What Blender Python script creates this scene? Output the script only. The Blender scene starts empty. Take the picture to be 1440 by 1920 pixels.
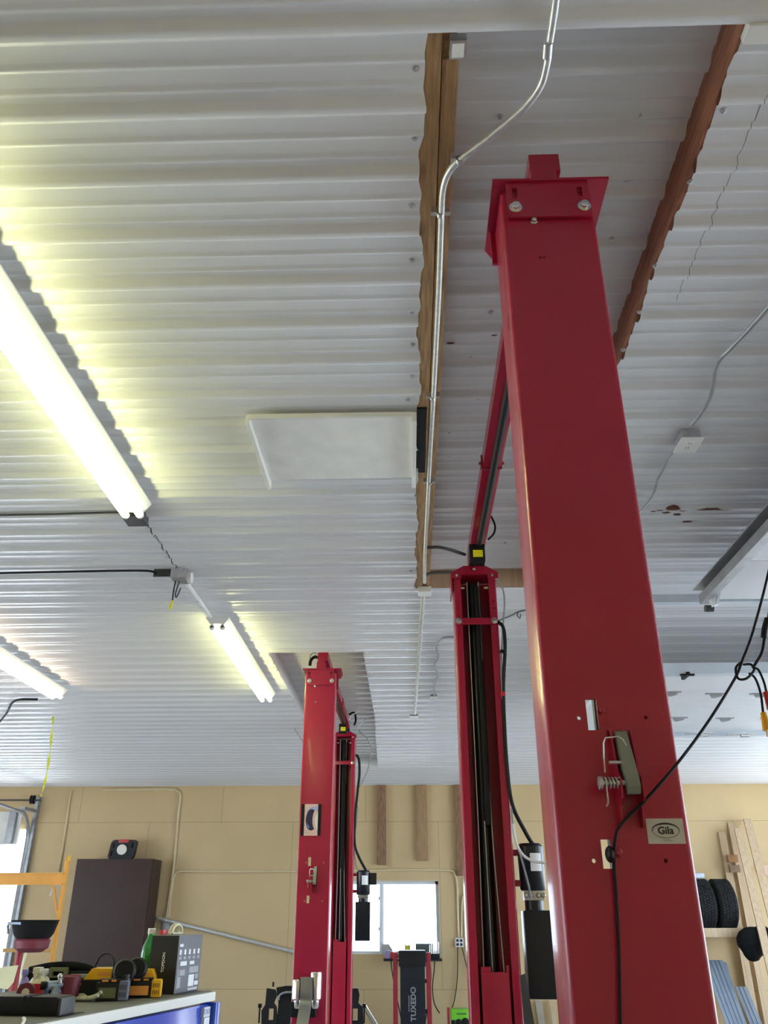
import bpy, bmesh, math, random
from mathutils import Matrix, Vector
random.seed(7)
SC = bpy.context.scene
COL = SC.collection
V = Vector

# ---------------------------------------------------------------- camera
F_PX, PITCH, YAW, EYE = 1531.0, math.radians(26.25), math.radians(1.68), 1.65
cam = bpy.data.cameras.new('camera'); camo = bpy.data.objects.new('camera', cam); COL.objects.link(camo)
camo.location = (0, 0, EYE)
camo.rotation_euler = (math.pi / 2 + PITCH, 0, YAW)
cam.sensor_fit = 'VERTICAL'; cam.sensor_height = 36.0; cam.lens = F_PX / 1920 * 36.0
cam.clip_start = 0.02; cam.clip_end = 300
SC.camera = camo

# ---------------------------------------------------------------- sky, exposure
SC.view_settings.view_transform = 'Standard'; SC.view_settings.look = 'None'
SC.view_settings.exposure = 0.0; SC.view_settings.gamma = 1.0
SC.view_settings.use_curve_mapping = False
wd = bpy.data.worlds.new('sky'); SC.world = wd; wd.use_nodes = True
bg = wd.node_tree.nodes['Background']
bg.inputs[0].default_value = (0.68, 0.84, 1.0, 1); bg.inputs[1].default_value = 8.0
TUBE_POWER = 25.0
SC.cycles.max_bounces = 10; SC.cycles.diffuse_bounces = 6
SC.cycles.sample_clamp_indirect = 6.0
SC.cycles.use_denoising = True

sun = bpy.data.lights.new('sun', 'SUN'); sun.energy = 30.0; sun.angle = math.radians(.6); sun.color = (.88, .95, 1.0)
suno = bpy.data.objects.new('sun', sun); suno.rotation_euler = (math.radians(-30), math.radians(16), 0); COL.objects.link(suno)

def portal(loc, rot, sx, sy):
    l = bpy.data.lights.new('daylight_portal', 'AREA'); l.shape = 'RECTANGLE'; l.size = sx; l.size_y = sy
    l.cycles.is_portal = True
    o = bpy.data.objects.new('daylight_portal', l); o.location = loc; o.rotation_euler = rot; COL.objects.link(o)
H = math.pi / 2
portal((-7.4, 14.75, 1.5), (-H, 0, 0), 1.9, 3.0)       # far-wall door at left; the right one is unseen, added for daylight
portal((7.7, 14.75, 1.5), (-H, 0, 0), 2.2, 3.0)
portal((-.28, 14.75, 1.6), (-H, 0, 0), 1.5, 1.1)
portal((7.8, -0.95, 1.5), (H, 0, 0), 1.8, 3.0)         # unseen front doorways, added at the far sides for fill daylight
portal((-8.4, -0.95, 1.5), (H, 0, 0), 2.0, 3.0)
portal((9.05, 6.8, 1.65), (0, H, 0), 3.3, 10.0)         # doorway in the right wall
portal((-10.05, 6.0, 1.5), (0, -H, 0), 3.0, 6.0)       # doorway in the left wall

# pixel rays meet a plane at a chosen real depth / height
FW = V((-math.sin(YAW) * math.cos(PITCH), math.cos(YAW) * math.cos(PITCH), math.sin(PITCH)))
RT = V((math.cos(YAW), math.sin(YAW), 0)); UP = RT.cross(FW)
def ray(x, y): return FW + RT * ((x - 720) / F_PX) - UP * ((y - 960) / F_PX)
CAM = V((0, 0, EYE))
def PY(x, y, Y): d = ray(x, y); return CAM + d * (Y / d.y)
def PZ(x, y, Z): d = ray(x, y); return CAM + d * ((Z - EYE) / d.z)
def PX(x, y, X): d = ray(x, y); return CAM + d * (X / d.x)

# ---------------------------------------------------------------- materials
MATS = {}
def M(name, col, rough=.5, metal=0., var=.1, scale=6., bump=0., bscale=40., stretch=(1, 1, 1), coat=0., emit=0., alpha_t=None, spec=None, col2=None):
    m = bpy.data.materials.new(name); m.use_nodes = True; nt = m.node_tree; N = nt.nodes; L = nt.links
    b = N['Principled BSDF']
    b.inputs['Roughness'].default_value = rough; b.inputs['Metallic'].default_value = metal
    b.inputs['Coat Weight'].default_value = coat; b.inputs['Coat Roughness'].default_value = .08
    if spec is not None: b.inputs['Specular IOR Level'].default_value = spec
    tc = N.new('ShaderNodeTexCoord'); mp = N.new('ShaderNodeMapping'); mp.inputs['Scale'].default_value = stretch
    L.new(tc.outputs['Object'], mp.inputs['Vector'])
    n = N.new('ShaderNodeTexNoise'); n.inputs['Scale'].default_value = scale; n.inputs['Detail'].default_value = 5
    L.new(mp.outputs[0], n.inputs['Vector'])
    r = N.new('ShaderNodeValToRGB'); r.color_ramp.elements[0].position = .3; r.color_ramp.elements[1].position = .7
    c2 = col2 or tuple(min(1, c * (1 + var)) for c in col)
    r.color_ramp.elements[0].color = tuple(c * (1 - var) for c in col) + (1,)
    r.color_ramp.elements[1].color = tuple(c2) + (1,)
    L.new(n.outputs['Fac'], r.inputs['Fac']); L.new(r.outputs['Color'], b.inputs['Base Color'])
    if bump:
        n2 = N.new('ShaderNodeTexNoise'); n2.inputs['Scale'].default_value = bscale; n2.inputs['Detail'].default_value = 3
        L.new(mp.outputs[0], n2.inputs['Vector'])
        bp = N.new('ShaderNodeBump'); bp.inputs['Strength'].default_value = bump; bp.inputs['Distance'].default_value = .01
        L.new(n2.outputs['Fac'], bp.inputs['Height']); L.new(bp.outputs['Normal'], b.inputs['Normal'])
    if emit:
        b.inputs['Emission Color'].default_value = tuple(col) + (1,); b.inputs['Emission Strength'].default_value = emit
    if alpha_t is not None:
        b.inputs['Transmission Weight'].default_value = alpha_t
    MATS[name] = m; return m

ceil_m = M('white_ribbed_steel', (.66, .67, .70), .27, var=.04, scale=2.0, bump=.12, bscale=3.0, stretch=(.25, 5, 1))
red_m = M('red_lift_paint', (.335, .009, .037), .27, var=.06, scale=3, coat=.12, spec=.4, bump=.03, bscale=9)
dkred_m = M('dull_red_paint', (.30, .015, .03), .5, var=.15, scale=8)
black_m = M('black_rubber', (.006, .006, .007), .6, var=.2, spec=.25)
blackgloss_m = M('black_enamel', (.007, .009, .014), .28, var=.2, coat=.1, spec=.3)
plastic_m = M('black_plastic', (.008, .0085, .010), .45, var=.2, spec=.3)
steel_m = M('zinc_steel', (.55, .55, .56), .35, metal=.9, var=.12, scale=30)
galv_m = M('galvanised_conduit', (.60, .61, .60), .40, metal=.65, var=.15, scale=40)
chrome_m = M('polished_steel', (.75, .74, .73), .16, metal=1., var=.05)
cable_m = M('steel_cable', (.42, .40, .40), .45, metal=.6, var=.3, scale=300)
wood_m = M('rough_timber', (.33, .185, .085), .75, var=.35, scale=5, stretch=(14, 1.2, 14), bump=.25, bscale=10, col2=(.47, .285, .14))
wood2_m = M('pale_pine', (.50, .37, .24), .7, var=.08, scale=4, stretch=(9, 9, .5), bump=.05, bscale=12, col2=(.60, .46, .31))
woodr_m = M('reddish_timber', (.27, .10, .055), .75, var=.3, scale=5, stretch=(10, 1, 10), bump=.2, bscale=12, col2=(.36, .15, .085))
stud_m = M('wall_stud_timber', (.33, .19, .09), .75, var=.25, scale=6, stretch=(12, 12, 1), bump=.15, bscale=12, col2=(.42, .26, .14))
studd_m = M('weathered_stud_timber', (.23, .12, .065), .75, var=.35, scale=6, stretch=(12, 12, 1.5), bump=.15, bscale=12, col2=(.31, .17, .095))
white_m = M('white_enamel', (.72, .72, .70), .4, var=.04)
hatch_m = M('white_hatch_board', (.80, .80, .78), .6, var=.06, scale=9, bump=.08, bscale=60)
wpaint_m = M('cream_paint', (.60, .52, .36), .5, var=.06)
tan_conduit_m = M('tan_painted_conduit', (.60, .50, .31), .5, var=.06)
brown_m = M('brown_cabinet_steel', (.050, .028, .024), .5, spec=.3, var=.10, scale=3)
orange_m = M('orange_scaffold_paint', (.72, .33, .045), .45, var=.12, scale=5)
yellow_m = M('yellow_tool_plastic', (.80, .43, .012), .42, var=.07, scale=20)
blue_m = M('blue_chest_enamel', (.018, .075, .52), .22, var=.05, coat=.4)
grey_m = M('grey_plastic', (.22, .24, .27), .45, var=.15, scale=20)
dkgrey_m = M('dark_grey_metal', (.045, .047, .052), .5, var=.2, scale=12)
bluegrey_m = M('blue_grey_plastic', (.15, .17, .25), .4, var=.2, scale=30)
trackgrey_m = M('grey_track_steel', (.30, .31, .33), .4, metal=.5, var=.15, scale=12)
paper_m = M('white_paper', (.78, .80, .78), .8, var=.05)
doorwhite_m = M('white_door_panel', (.76, .78, .82), .45, var=.03, scale=3)
boxgrey_m = M('grey_carton', (.105, .11, .13), .5, var=.06)
label_m = M('white_print', (.80, .82, .86), .5, var=.04)
labelg_m = M('grey_print', (.33, .34, .38), .5, var=.1)
sticker_m = M('silver_sticker', (.47, .46, .42), .4, var=.05)
ink_m = M('black_ink', (.012, .012, .012), .6, var=.1)
yellowlab_m = M('yellow_label', (.86, .78, .02), .5, var=.05)
redplas_m = M('red_plastic', (.50, .02, .025), .35, var=.1)
maroon_m = M('maroon_plastic', (.16, .022, .04), .5, var=.15)
cream_m = M('cream_plastic', (.72, .69, .50), .4, var=.08)
purple_m = M('purple_plastic', (.30, .25, .60), .4, var=.1)
olive_m = M('olive_trim', (.12, .125, .05), .5, var=.2)
bag_m = M('black_canvas', (.006, .0075, .008), .9, spec=.15, var=.3, scale=30, bump=.3, bscale=60)
green_m = M('green_plastic', (.16, .55, .03), .35, var=.06)
strap_m = M('yellow_strap', (.60, .62, .06), .6, var=.15, scale=60)
tyre_m = M('tyre_rubber', (.013, .014, .017), .75, spec=.3, var=.25, scale=20)
galvb_m = M('bluish_galvanised_angle', (.50, .56, .64), .45, var=.08)
sheet_m = M('blue_grey_steel_sheet', (.27, .34, .44), .35, metal=.35, var=.08)
rust_m = M('rust_stain', (.10, .045, .035), .8, var=.4, scale=40, col2=(.18, .07, .04))
seam_m = M('sheet_lap_gap', (.03, .03, .03), .7, var=.2)
conc_m = M('concrete_floor', (.36, .36, .355), .7, var=.15, scale=2.5, bump=.05, bscale=30)
apron_m = M('outside_concrete', (.58, .57, .55), .85, var=.1, scale=1.2)
roof_m = M('recess_steel', (.60, .60, .62), .30, var=.05, scale=2, bump=.2, bscale=3, stretch=(.3, 5, 1))
skin_m = M('pale_pink_print', (.72, .50, .44), .5, var=.1, scale=20)
navy_m = M('navy_print', (.012, .012, .05), .4, var=.3)
lav_m = M('lavender_print', (.38, .38, .66), .5, var=.15, scale=60)
bluep_m = M('blue_print', (.10, .18, .55), .4, var=.15)
greytape_m = M('silver_tape_edge', (.62, .62, .64), .4, var=.05)
chesttop_m = M('grey_chest_mat', (.12, .12, .11), .7, var=.15, scale=10)
chesttrim_m = M('white_chest_trim', (.78, .78, .74), .35, var=.03)
orangelab_m = M('orange_print', (.75, .30, .05), .5, var=.1)
window_frame_m = M('white_vinyl', (.66, .69, .74), .4, var=.03)
tube_m = M('fluorescent_tube', (1.0, 1.0, .46), .4, var=0, emit=TUBE_POWER)
tubew_m = M('warm_white_tube', (1.0, .82, .62), .4, var=0, emit=TUBE_POWER * .8)
lens_m = M('pale_lamp_lens', (.80, .76, .70), .25, var=.05)

def glass(name, col=(1, 1, 1)):
    m = bpy.data.materials.new(name); m.use_nodes = True; nt = m.node_tree; nt.nodes.remove(nt.nodes['Principled BSDF'])
    t = nt.nodes.new('ShaderNodeBsdfTransparent'); t.inputs[0].default_value = col + (1,)
    g = nt.nodes.new('ShaderNodeBsdfGlossy'); g.inputs['Roughness'].default_value = .03
    lw = nt.nodes.new('ShaderNodeFresnel'); lw.inputs[0].default_value = 1.45
    mx = nt.nodes.new('ShaderNodeMixShader')
    nt.links.new(lw.outputs[0], mx.inputs[0]); nt.links.new(t.outputs[0], mx.inputs[1]); nt.links.new(g.outputs[0], mx.inputs[2])
    nt.links.new(mx.outputs[0], nt.nodes['Material Output'].inputs[0]); return m
pane_m = glass('window_glass', (.96, .98, .98))
bottle_m = M('green_bottle_plastic', (.05, .45, .10), .08, var=.05, alpha_t=.75)
drink_m = M('lime_drink', (.42, .60, .05), .1, var=.05, alpha_t=.3)

# tan painted wall boards: 4 ft x 8 ft sheets with thin dark joints
wall_m = bpy.data.materials.new('tan_painted_boards'); wall_m.use_nodes = True
nt = wall_m.node_tree; b = nt.nodes['Principled BSDF']; b.inputs['Roughness'].default_value = .6
tc = nt.nodes.new('ShaderNodeTexCoord'); sx = nt.nodes.new('ShaderNodeSeparateXYZ'); cx = nt.nodes.new('ShaderNodeCombineXYZ')
nt.links.new(tc.outputs['Object'], sx.inputs[0])
ofs = nt.nodes.new('ShaderNodeMath'); ofs.operation = 'ADD'; ofs.inputs[1].default_value = 20.26
ofz = nt.nodes.new('ShaderNodeMath'); ofz.operation = 'ADD'; ofz.inputs[1].default_value = -3.05 + 2.44
nt.links.new(sx.outputs[0], ofs.inputs[0]); nt.links.new(sx.outputs[2], ofz.inputs[0])
nt.links.new(ofs.outputs[0], cx.inputs[0]); nt.links.new(ofz.outputs[0], cx.inputs[1])
br = nt.nodes.new('ShaderNodeTexBrick'); br.inputs['Scale'].default_value = 1; br.inputs['Brick Width'].default_value = 2.44
br.inputs['Row Height'].default_value = 2.44; br.inputs['Mortar Size'].default_value = .0035; br.inputs['Mortar Smooth'].default_value = .3
br.inputs['Color1'].default_value = (.56, .415, .225, 1); br.inputs['Color2'].default_value = (.575, .43, .235, 1); br.inputs['Mortar'].default_value = (.26, .20, .11, 1)
nt.links.new(cx.outputs[0], br.inputs[0])
ns = nt.nodes.new('ShaderNodeTexNoise'); ns.inputs['Scale'].default_value = 1.3; ns.inputs['Detail'].default_value = 4
nt.links.new(tc.outputs['Object'], ns.inputs['Vector'])
rp = nt.nodes.new('ShaderNodeValToRGB'); rp.color_ramp.elements[0].color = (.86, .86, .86, 1); rp.color_ramp.elements[1].color = (1.08, 1.08, 1.08, 1)
nt.links.new(ns.outputs['Fac'], rp.inputs[0])
mul = nt.nodes.new('ShaderNodeMixRGB'); mul.blend_type = 'MULTIPLY'; mul.inputs[0].default_value = 1
nt.links.new(br.outputs['Color'], mul.inputs[1]); nt.links.new(rp.outputs[0], mul.inputs[2]); nt.links.new(mul.outputs[0], b.inputs['Base Color'])

# ---------------------------------------------------------------- mesh builder
def catmull(pts, n=8):
    pts = [V(p) for p in pts]
    if len(pts) < 3: return pts
    P = [pts[0] * 2 - pts[1]] + pts + [pts[-1] * 2 - pts[-2]]
    out = []
    for i in range(1, len(P) - 2):
        for k in range(n):
            t = k / n; a, b_, c, d = P[i - 1], P[i], P[i + 1], P[i + 2]
            out.append(.5 * ((2 * b_) + (c - a) * t + (2 * a - 5 * b_ + 4 * c - d) * t * t + (3 * b_ - a - 3 * c + d) * t ** 3))
    return out + [pts[-1]]

class MB:
    def __init__(s, T=None): s.bm = bmesh.new(); s.T = T or Matrix()
    def _v(s, p): return s.bm.verts.new(s.T @ V(p))
    def bx(s, x0, x1, y0, y1, z0, z1, bev=0, R=None):
        c = V(((x0 + x1) / 2, (y0 + y1) / 2, (z0 + z1) / 2)); h = V((abs(x1 - x0) / 2, abs(y1 - y0) / 2, abs(z1 - z0) / 2))
        vs = []
        for i in (-1, 1):
            for j in (-1, 1):
                for k in (-1, 1):
                    q = V((i * h.x, j * h.y, k * h.z))
                    if R is not None: q = R @ q
                    vs.append(s._v(c + q))
        fs = [(0, 1, 3, 2), (4, 6, 7, 5), (0, 4, 5, 1), (2, 3, 7, 6), (0, 2, 6, 4), (1, 5, 7, 3)]
        faces = [s.bm.faces.new([vs[i] for i in f]) for f in fs]
        if bev:
            es = list({e for f in faces for e in f.edges})
            bmesh.ops.bevel(s.bm, geom=es, offset=bev, segments=2, affect='EDGES', profile=.7)
        return s
    def ring(s, c, u, v, r, n, r2=None):
        return [s._v(c + u * (math.cos(2 * math.pi * k / n) * r) + v * (math.sin(2 * math.pi * k / n) * (r2 or r))) for k in range(n)]
    def bridge(s, A, B):
        n = len(A)
        for k in range(n): s.bm.faces.new((A[k], A[(k + 1) % n], B[(k + 1) % n], B[k]))
    def cyl(s, p0, p1, r, r2=None, seg=16):
        p0, p1 = V(p0), V(p1); d = (p1 - p0).normalized()
        u = d.orthogonal().normalized(); v = d.cross(u)
        A = s.ring(p0, u, v, r, seg); B = s.ring(p1, u, v, r if r2 is None else r2, seg)
        s.bridge(A, B); s.bm.faces.new(A[::-1]); s.bm.faces.new(B); return s
    def tube(s, pts, r, seg=8, smooth=True, n=8):
        pts = catmull(pts, n) if smooth else [V(p) for p in pts]
        d0 = (pts[1] - pts[0]).normalized(); u = d0.orthogonal().normalized(); prev = None; first = None
        for i, p in enumerate(pts):
            d = ((pts[min(i + 1, len(pts) - 1)] - pts[max(i - 1, 0)])).normalized()
            u = (u - d * u.dot(d)).normalized(); v = d.cross(u)
            R = s.ring(p, u, v, r, seg)
            if prev: s.bridge(prev, R)
            else: first = R
            prev = R
        s.bm.faces.new(first[::-1]); s.bm.faces.new(prev); return s
    def prism(s, poly, axis, a, b):
        # poly: 2D points in the two other axes (cyclic order x,y,z without `axis`)
        def mk(p, w):
            return {'x': (w, p[0], p[1]), 'y': (p[0], w, p[1]), 'z': (p[0], p[1], w)}[axis]
        A = [s._v(mk(p, a)) for p in poly]; B = [s._v(mk(p, b)) for p in poly]
        s.bridge(A, B); s.bm.faces.new(A[::-1]); s.bm.faces.new(B); return s
    def lathe(s, prof, c, seg=24, axis=(0, 0, 1), close=True):
        c = V(c); d = V(axis).normalized(); u = d.orthogonal().normalized(); v = d.cross(u); prev = None; first = None
        for r, h in prof:
            R = s.ring(c + d * h, u, v, max(r, 1e-4), seg)
            if prev: s.bridge(prev, R)
            else: first = R
            prev = R
        if close: s.bm.faces.new(first[::-1]); s.bm.faces.new(prev)
        return s
    def ball(s, c, rx, ry=None, rz=None, seg=16):
        ry = ry or rx; rz = rz or rx; c = V(c)
        m = s.T @ Matrix.Translation(c) @ Matrix.Diagonal((rx, ry, rz, 1))
        bmesh.ops.create_uvsphere(s.bm, u_segments=seg, v_segments=max(6, seg // 2), radius=1, matrix=m); return s
    def quad(s, pts): s.bm.faces.new([s._v(p) for p in pts]); return s
    def slab(s, pts, off):
        # polygon of 3D points given thickness along off
        off = V(off); A = [s._v(V(p)) for p in pts]; B = [s._v(V(p) + off) for p in pts]
        s.bridge(A, B); s.bm.faces.new(A[::-1]); s.bm.faces.new(B); return s

WLOC = {}
def wl(o): return WLOC.get(o.name, V((0, 0, 0)))
def tag(o, label=None, cat=None, group=None, kind=None):
    for k, v in (('label', label), ('category', cat), ('group', group), ('kind', kind)):
        if v: o[k] = v
    return o
def obj(name, mb, m, parent=None, sharp=38, origin=None):
    bm = mb.bm; bmesh.ops.recalc_face_normals(bm, faces=bm.faces)
    if parent: o0 = wl(parent)
    elif origin is not None: o0 = V(origin)
    else:
        xs = [v.co for v in bm.verts]
        o0 = V(((min(p.x for p in xs) + max(p.x for p in xs)) / 2, (min(p.y for p in xs) + max(p.y for p in xs)) / 2, min(p.z for p in xs)))
    for v in bm.verts: v.co -= o0
    me = bpy.data.meshes.new(name); bm.to_mesh(me); bm.free()
    me.shade_smooth(); me.set_sharp_from_angle(angle=math.radians(sharp))
    me.materials.append(m)
    o = bpy.data.objects.new(name, me); COL.objects.link(o)
    if parent: o.parent = parent
    else: o.location = o0
    WLOC[o.name] = o0; return o
def thing(name, loc, label=None, cat=None, group=None, kind=None):
    o = bpy.data.objects.new(name, None); o.empty_display_size = .1; COL.objects.link(o); o.location = loc; WLOC[o.name] = V(loc)
    return tag(o, label, cat, group, kind)
def copy_tree(o, parent=None):
    c = o.copy(); COL.objects.link(c)
    if parent: c.parent = parent
    for ch in [x for x in COL.objects if x.parent == o]: copy_tree(ch, c)
    return c
def struct(name, mb, m, **k): return tag(obj(name, mb, m, **k), kind='structure')
def text(name, s, size, m, parent, mat4, extrude=.0008, bold=0.0, sx=1.0):
    cu = bpy.data.curves.new(name, 'FONT'); cu.body = s; cu.size = size; cu.align_x = 'CENTER'; cu.align_y = 'CENTER'
    cu.extrude = extrude; cu.offset = bold; cu.resolution_u = 3
    t = bpy.data.objects.new('t', cu); COL.objects.link(t)
    dg = bpy.context.evaluated_depsgraph_get(); me = bpy.data.meshes.new_from_object(t.evaluated_get(dg))
    bpy.data.objects.remove(t); me.name = name
    me.transform(Matrix.Translation(-wl(parent)) @ mat4 @ Matrix.Diagonal((sx, 1, 1, 1)))
    me.materials.clear(); me.materials.append(m)
    o = bpy.data.objects.new(name, me); COL.objects.link(o); o.parent = parent; WLOC[o.name] = wl(parent); return o
def cut(o, mb):
    me = bpy.data.meshes.new('c'); w = wl(o)
    bmesh.ops.recalc_face_normals(mb.bm, faces=mb.bm.faces)
    for v in mb.bm.verts: v.co -= w
    mb.bm.to_mesh(me); mb.bm.free()
    c = bpy.data.objects.new('cutter', me); COL.objects.link(c)
    c.location = w; o2 = o
    md = o.modifiers.new('b', 'BOOLEAN'); md.operation = 'DIFFERENCE'; md.object = c; md.solver = 'EXACT'
    par = o.parent; 
    if par: c.location = par.location
    dg = bpy.context.evaluated_depsgraph_get(); dg.update()
    nm = bpy.data.meshes.new_from_object(o.evaluated_get(dg))
    o.modifiers.clear(); nm.name = o.data.name; o.data = nm
    bpy.data.objects.remove(c)
    nm.shade_smooth(); nm.set_sharp_from_angle(angle=math.radians(38))

# ================================================================ SETTING
CZ = 3.65
RX0, RX1, RY0, RY1 = -10.0, 9.0, -0.9, 14.6
PER, FOOT = .2286, 1.3215      # rib spacing, Y of the far foot of one rib
def profile(y0, y1, z0):
    """ribbed sheet seen from beneath: ribs go up. list of (y, z)"""
    out = []; n0 = math.floor((y0 - FOOT) / PER) - 1; n1 = math.ceil((y1 - FOOT) / PER) + 1
    for n in range(n0, n1 + 1):
        f = FOOT + n * PER
        seq = [(-.064, 0), (-.058, -.0006), (-.042, -.0165), (-.037, -.0186), (-.030, -.019), (-.022, -.0186), (-.016, -.0172), (-.010, -.0125), (-.003, -.0015), (.004, 0)]
        for c in (.066, .112 + .024):
            seq += [(c - .016, 0), (c - .013, -.0003), (c - .004, -.0048), (c, -.0055), (c + .004, -.0050), (c + .010, -.0006), (c + .014, 0)]
        for dy, dz in seq: out.append((f + dy, z0 + dz))
    out = [p for p in out if y0 < p[0] < y1]
    return [(y0, z0)] + out + [(y1, z0)]
def ragged(y, amp, seed): return amp * (math.sin(y * 9.1 + seed) * .5 + math.sin(y * 23.7 + seed * 2) * .3 + math.sin(y * 61 + seed * 3) * .2)
R1 = dict(y0=1.318, y1=5.24)   # cut-out over the right lift
R2 = dict(y0=6.73, y1=12.7)    # cut-out over the left lift
def r2right(y): return -.375 if y < 9.27 else -.375 - (y - 9.27) / 3.43 * .095
def lay_sheet():
    mb = MB(); rows = []
    ys = profile(RY0, RY1, CZ)
    extra = [(R1['y0'], CZ), (R1['y1'], CZ), (R2['y0'], CZ), (R2['y1'], CZ)]
    def zat(y):
        for a, b_ in zip(ys, ys[1:]):
            if a[0] <= y <= b_[0]: return a[1] + (b_[1] - a[1]) * (y - a[0]) / max(1e-9, b_[0] - a[0])
        return CZ
    ys = sorted(ys + [(e[0], zat(e[0])) for e in extra])
    for y, z in ys:
        xs = [RX0, -1.18, r2right(y), .062 + (ragged(y, .014, 1) if R1['y0'] < y < R1['y1'] else 0), .873 + (ragged(y, .010, 4) if R1['y0'] < y < R1['y1'] else 0), RX1]
        rows.append((y, [mb._v((x, y, z)) for x in xs]))
    for (ya, A), (yb, B) in zip(rows, rows[1:]):
        ym = (ya + yb) / 2
        for k in range(5):
            if k == 1 and R2['y0'] < ym < R2['y1']: continue
            if k == 3 and R1['y0'] < ym < R1['y1']: continue
            mb.bm.faces.new((A[k], A[k + 1], B[k + 1], B[k]))
    return mb
ceiling = struct('ceiling', lay_sheet(), ceil_m, sharp=70, origin=(0, 0, 0))
def roof_sheet(x0, x1, y0, y1, z):
    mb = MB(); prev = None
    for y, zz in profile(y0, y1, z):
        R = [mb._v((x0, y, zz)), mb._v((x1, y, zz))]
        if prev: mb.bm.faces.new((prev[0], prev[1], R[1], R[0]))
        prev = R
    return mb
RZ = 3.788
struct('ceiling_recess', roof_sheet(.02, .90, 1.25, 5.3, RZ), roof_m, sharp=70, origin=(0, 0, 0))
struct('ceiling_recess', roof_sheet(-1.25, -.30, 6.65, 12.8, RZ), roof_m, sharp=70, origin=(0, 0, 0))
# white folded edge along the left side of the far opening
mb = MB(); mb.bx(-1.186, -1.180, 6.73, 12.7, CZ - .004, RZ + .03)
struct('trim_1', mb, white_m)
mb = MB(); mb.bx(-1.18, -.37, 12.7, 12.712, CZ - .002, RZ + .03); struct('trim_2', mb, white_m)
mb = MB(); mb.bx(-1.18, -.37, 6.718, 6.73, CZ, RZ + .03); struct('trim_3', mb, white_m)
mb = MB(); mb.bx(.06, .87, 1.300, 1.312, CZ + .021, RZ + .03); struct('trim_4', mb, white_m)
# framing timbers round the near opening
def timber(x0, x1, y0, y1, z0, z1):
    mb = MB(); mb.bx(x0, x1, y0, y1, z0, z1, bev=.002); return mb
struct('trim_5', timber(.052, .109, 1.31, 5.26, CZ + .002, RZ + .02), wood_m)
struct('trim_6', timber(.112, .156, 1.40, 5.26, CZ + .012, RZ + .02), wood_m)
struct('trim_7', timber(.864, .905, 1.31, 5.30, CZ + .001, RZ + .02), woodr_m)
struct('trim_8', timber(.157, .87, 5.24, 5.28, CZ + .004, RZ + .005), wood2_m)
# black flashing beside the hatch
mb = MB(); mb.bx(.056, .100, 3.02, 3.60, CZ - .006, CZ + .0015); struct('trim_9', mb, black_m)

# sheet-end laps on the ceiling (a dark gap following the ribs)
def lap(x, y0, y1, w=.004, drop=.0008):
    mb = MB(); prev = None
    for y, z in profile(y0, y1, CZ - drop):
        j = random.uniform(-.004, .004)
        R = [mb._v((x + j, y, z)), mb._v((x + w + j, y, z))]
        if prev: mb.bm.faces.new((prev[0], prev[1], R[1], R[0]))
        prev = R
    return mb
obj('sheet_lap', lap(-1.475, 3.85, 5.6, .007), seam_m, ceiling)
obj('sheet_lap', lap(-1.36, 9.8, 14.5, .006), seam_m, ceiling)
obj('sheet_lap', lap(.99, 1.42, 2.35, .0016), seam_m, ceiling)
# rust and stains with shapes of their own
def stain(px, py, w, h, seed, z=CZ):
    """an irregular patch that follows the ribbed sheet"""
    c = PZ(px, py, z - .008); mb = MB(); rr = random.Random(seed); prev = None
    ys = sorted([p for p in profile(c.y - h, c.y + h, z - .0012)] + [])
    fine = []
    for (ya, za), (yb, zb) in zip(ys, ys[1:]):
        for k in range(4): fine.append((ya + (yb - ya) * k / 4, za + (zb - za) * k / 4))
    fine.append(ys[-1])
    for y, zz in fine:
        e = math.sqrt(max(0, 1 - ((y - c.y) / h) ** 2)); a = w * e * rr.uniform(.45, 1.0); b_ = w * e * rr.uniform(.45, 1.0)
        R = [mb._v((c.x - a - .001, y, zz)), mb._v((c.x + b_ + .001, y, zz))]
        if prev: mb.bm.faces.new((prev[0], prev[1], R[1], R[0]))
        prev = R
    return mb
for i, (px, py, w, h) in enumerate([(1262, 951, .05, .018), (1236, 955, .03, .02), (1250, 963, .03, .014), (1282, 959, .035, .014), (1225, 961, .02, .01), (1270, 966, .03, .01), (1330, 953, .09, .024), (1362, 957, .08, .016), (1288, 980, .04, .014)]):
    obj('rust_stain', stain(px, py, w, h, i), rust_m, ceiling)
for i, (px, py, w) in enumerate([(845, 646, .022), (927, 631, .016)]):
    obj('rust_stain', stain(px, py, w, .006, 20 + i, RZ - .004), rust_m, ceiling)
# sheet screws
def screw(px, py, z):
    c = PZ(px, py, z); mb = MB(); mb.lathe([(.010, 0), (.010, -.002), (.006, -.003), (.006, -.009), (.003, -.010)], c, seg=8); return mb
SCR = [(780, 128), (778, 258), (772, 385), (772, 487), (773, 585), (774, 645), (773, 705), (765, 749), (778, 900), (779, 928), (775, 960), (772, 992), (772, 1019), (774, 1046), (770, 1070),
       (1356, 207), (1294, 340), (1228, 498), (1199, 584), (1168, 655), (267, 977), (275, 988), (290, 1005), (300, 1016), (308, 1032), (311, 1043), (352, 1091), (361, 1103), (377, 1123), (388, 1140), (402, 1157), (413, 1173),
       (980, 1133), (966, 1152), (960, 1180), (953, 1198)]
SCR_R = [(937, 218), (932, 340), (896, 461), (921, 585), (883, 668), (897, 746), (842, 810), (843, 854), (843, 983), (820, 982), (1200, 217), (1174, 339), (1147, 447), (821, 1014), (947, 1017)]
for p in SCR: obj('screw', screw(*p, CZ), steel_m, ceiling)
for p in SCR_R: obj('screw', screw(*p, RZ), steel_m, ceiling)

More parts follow.
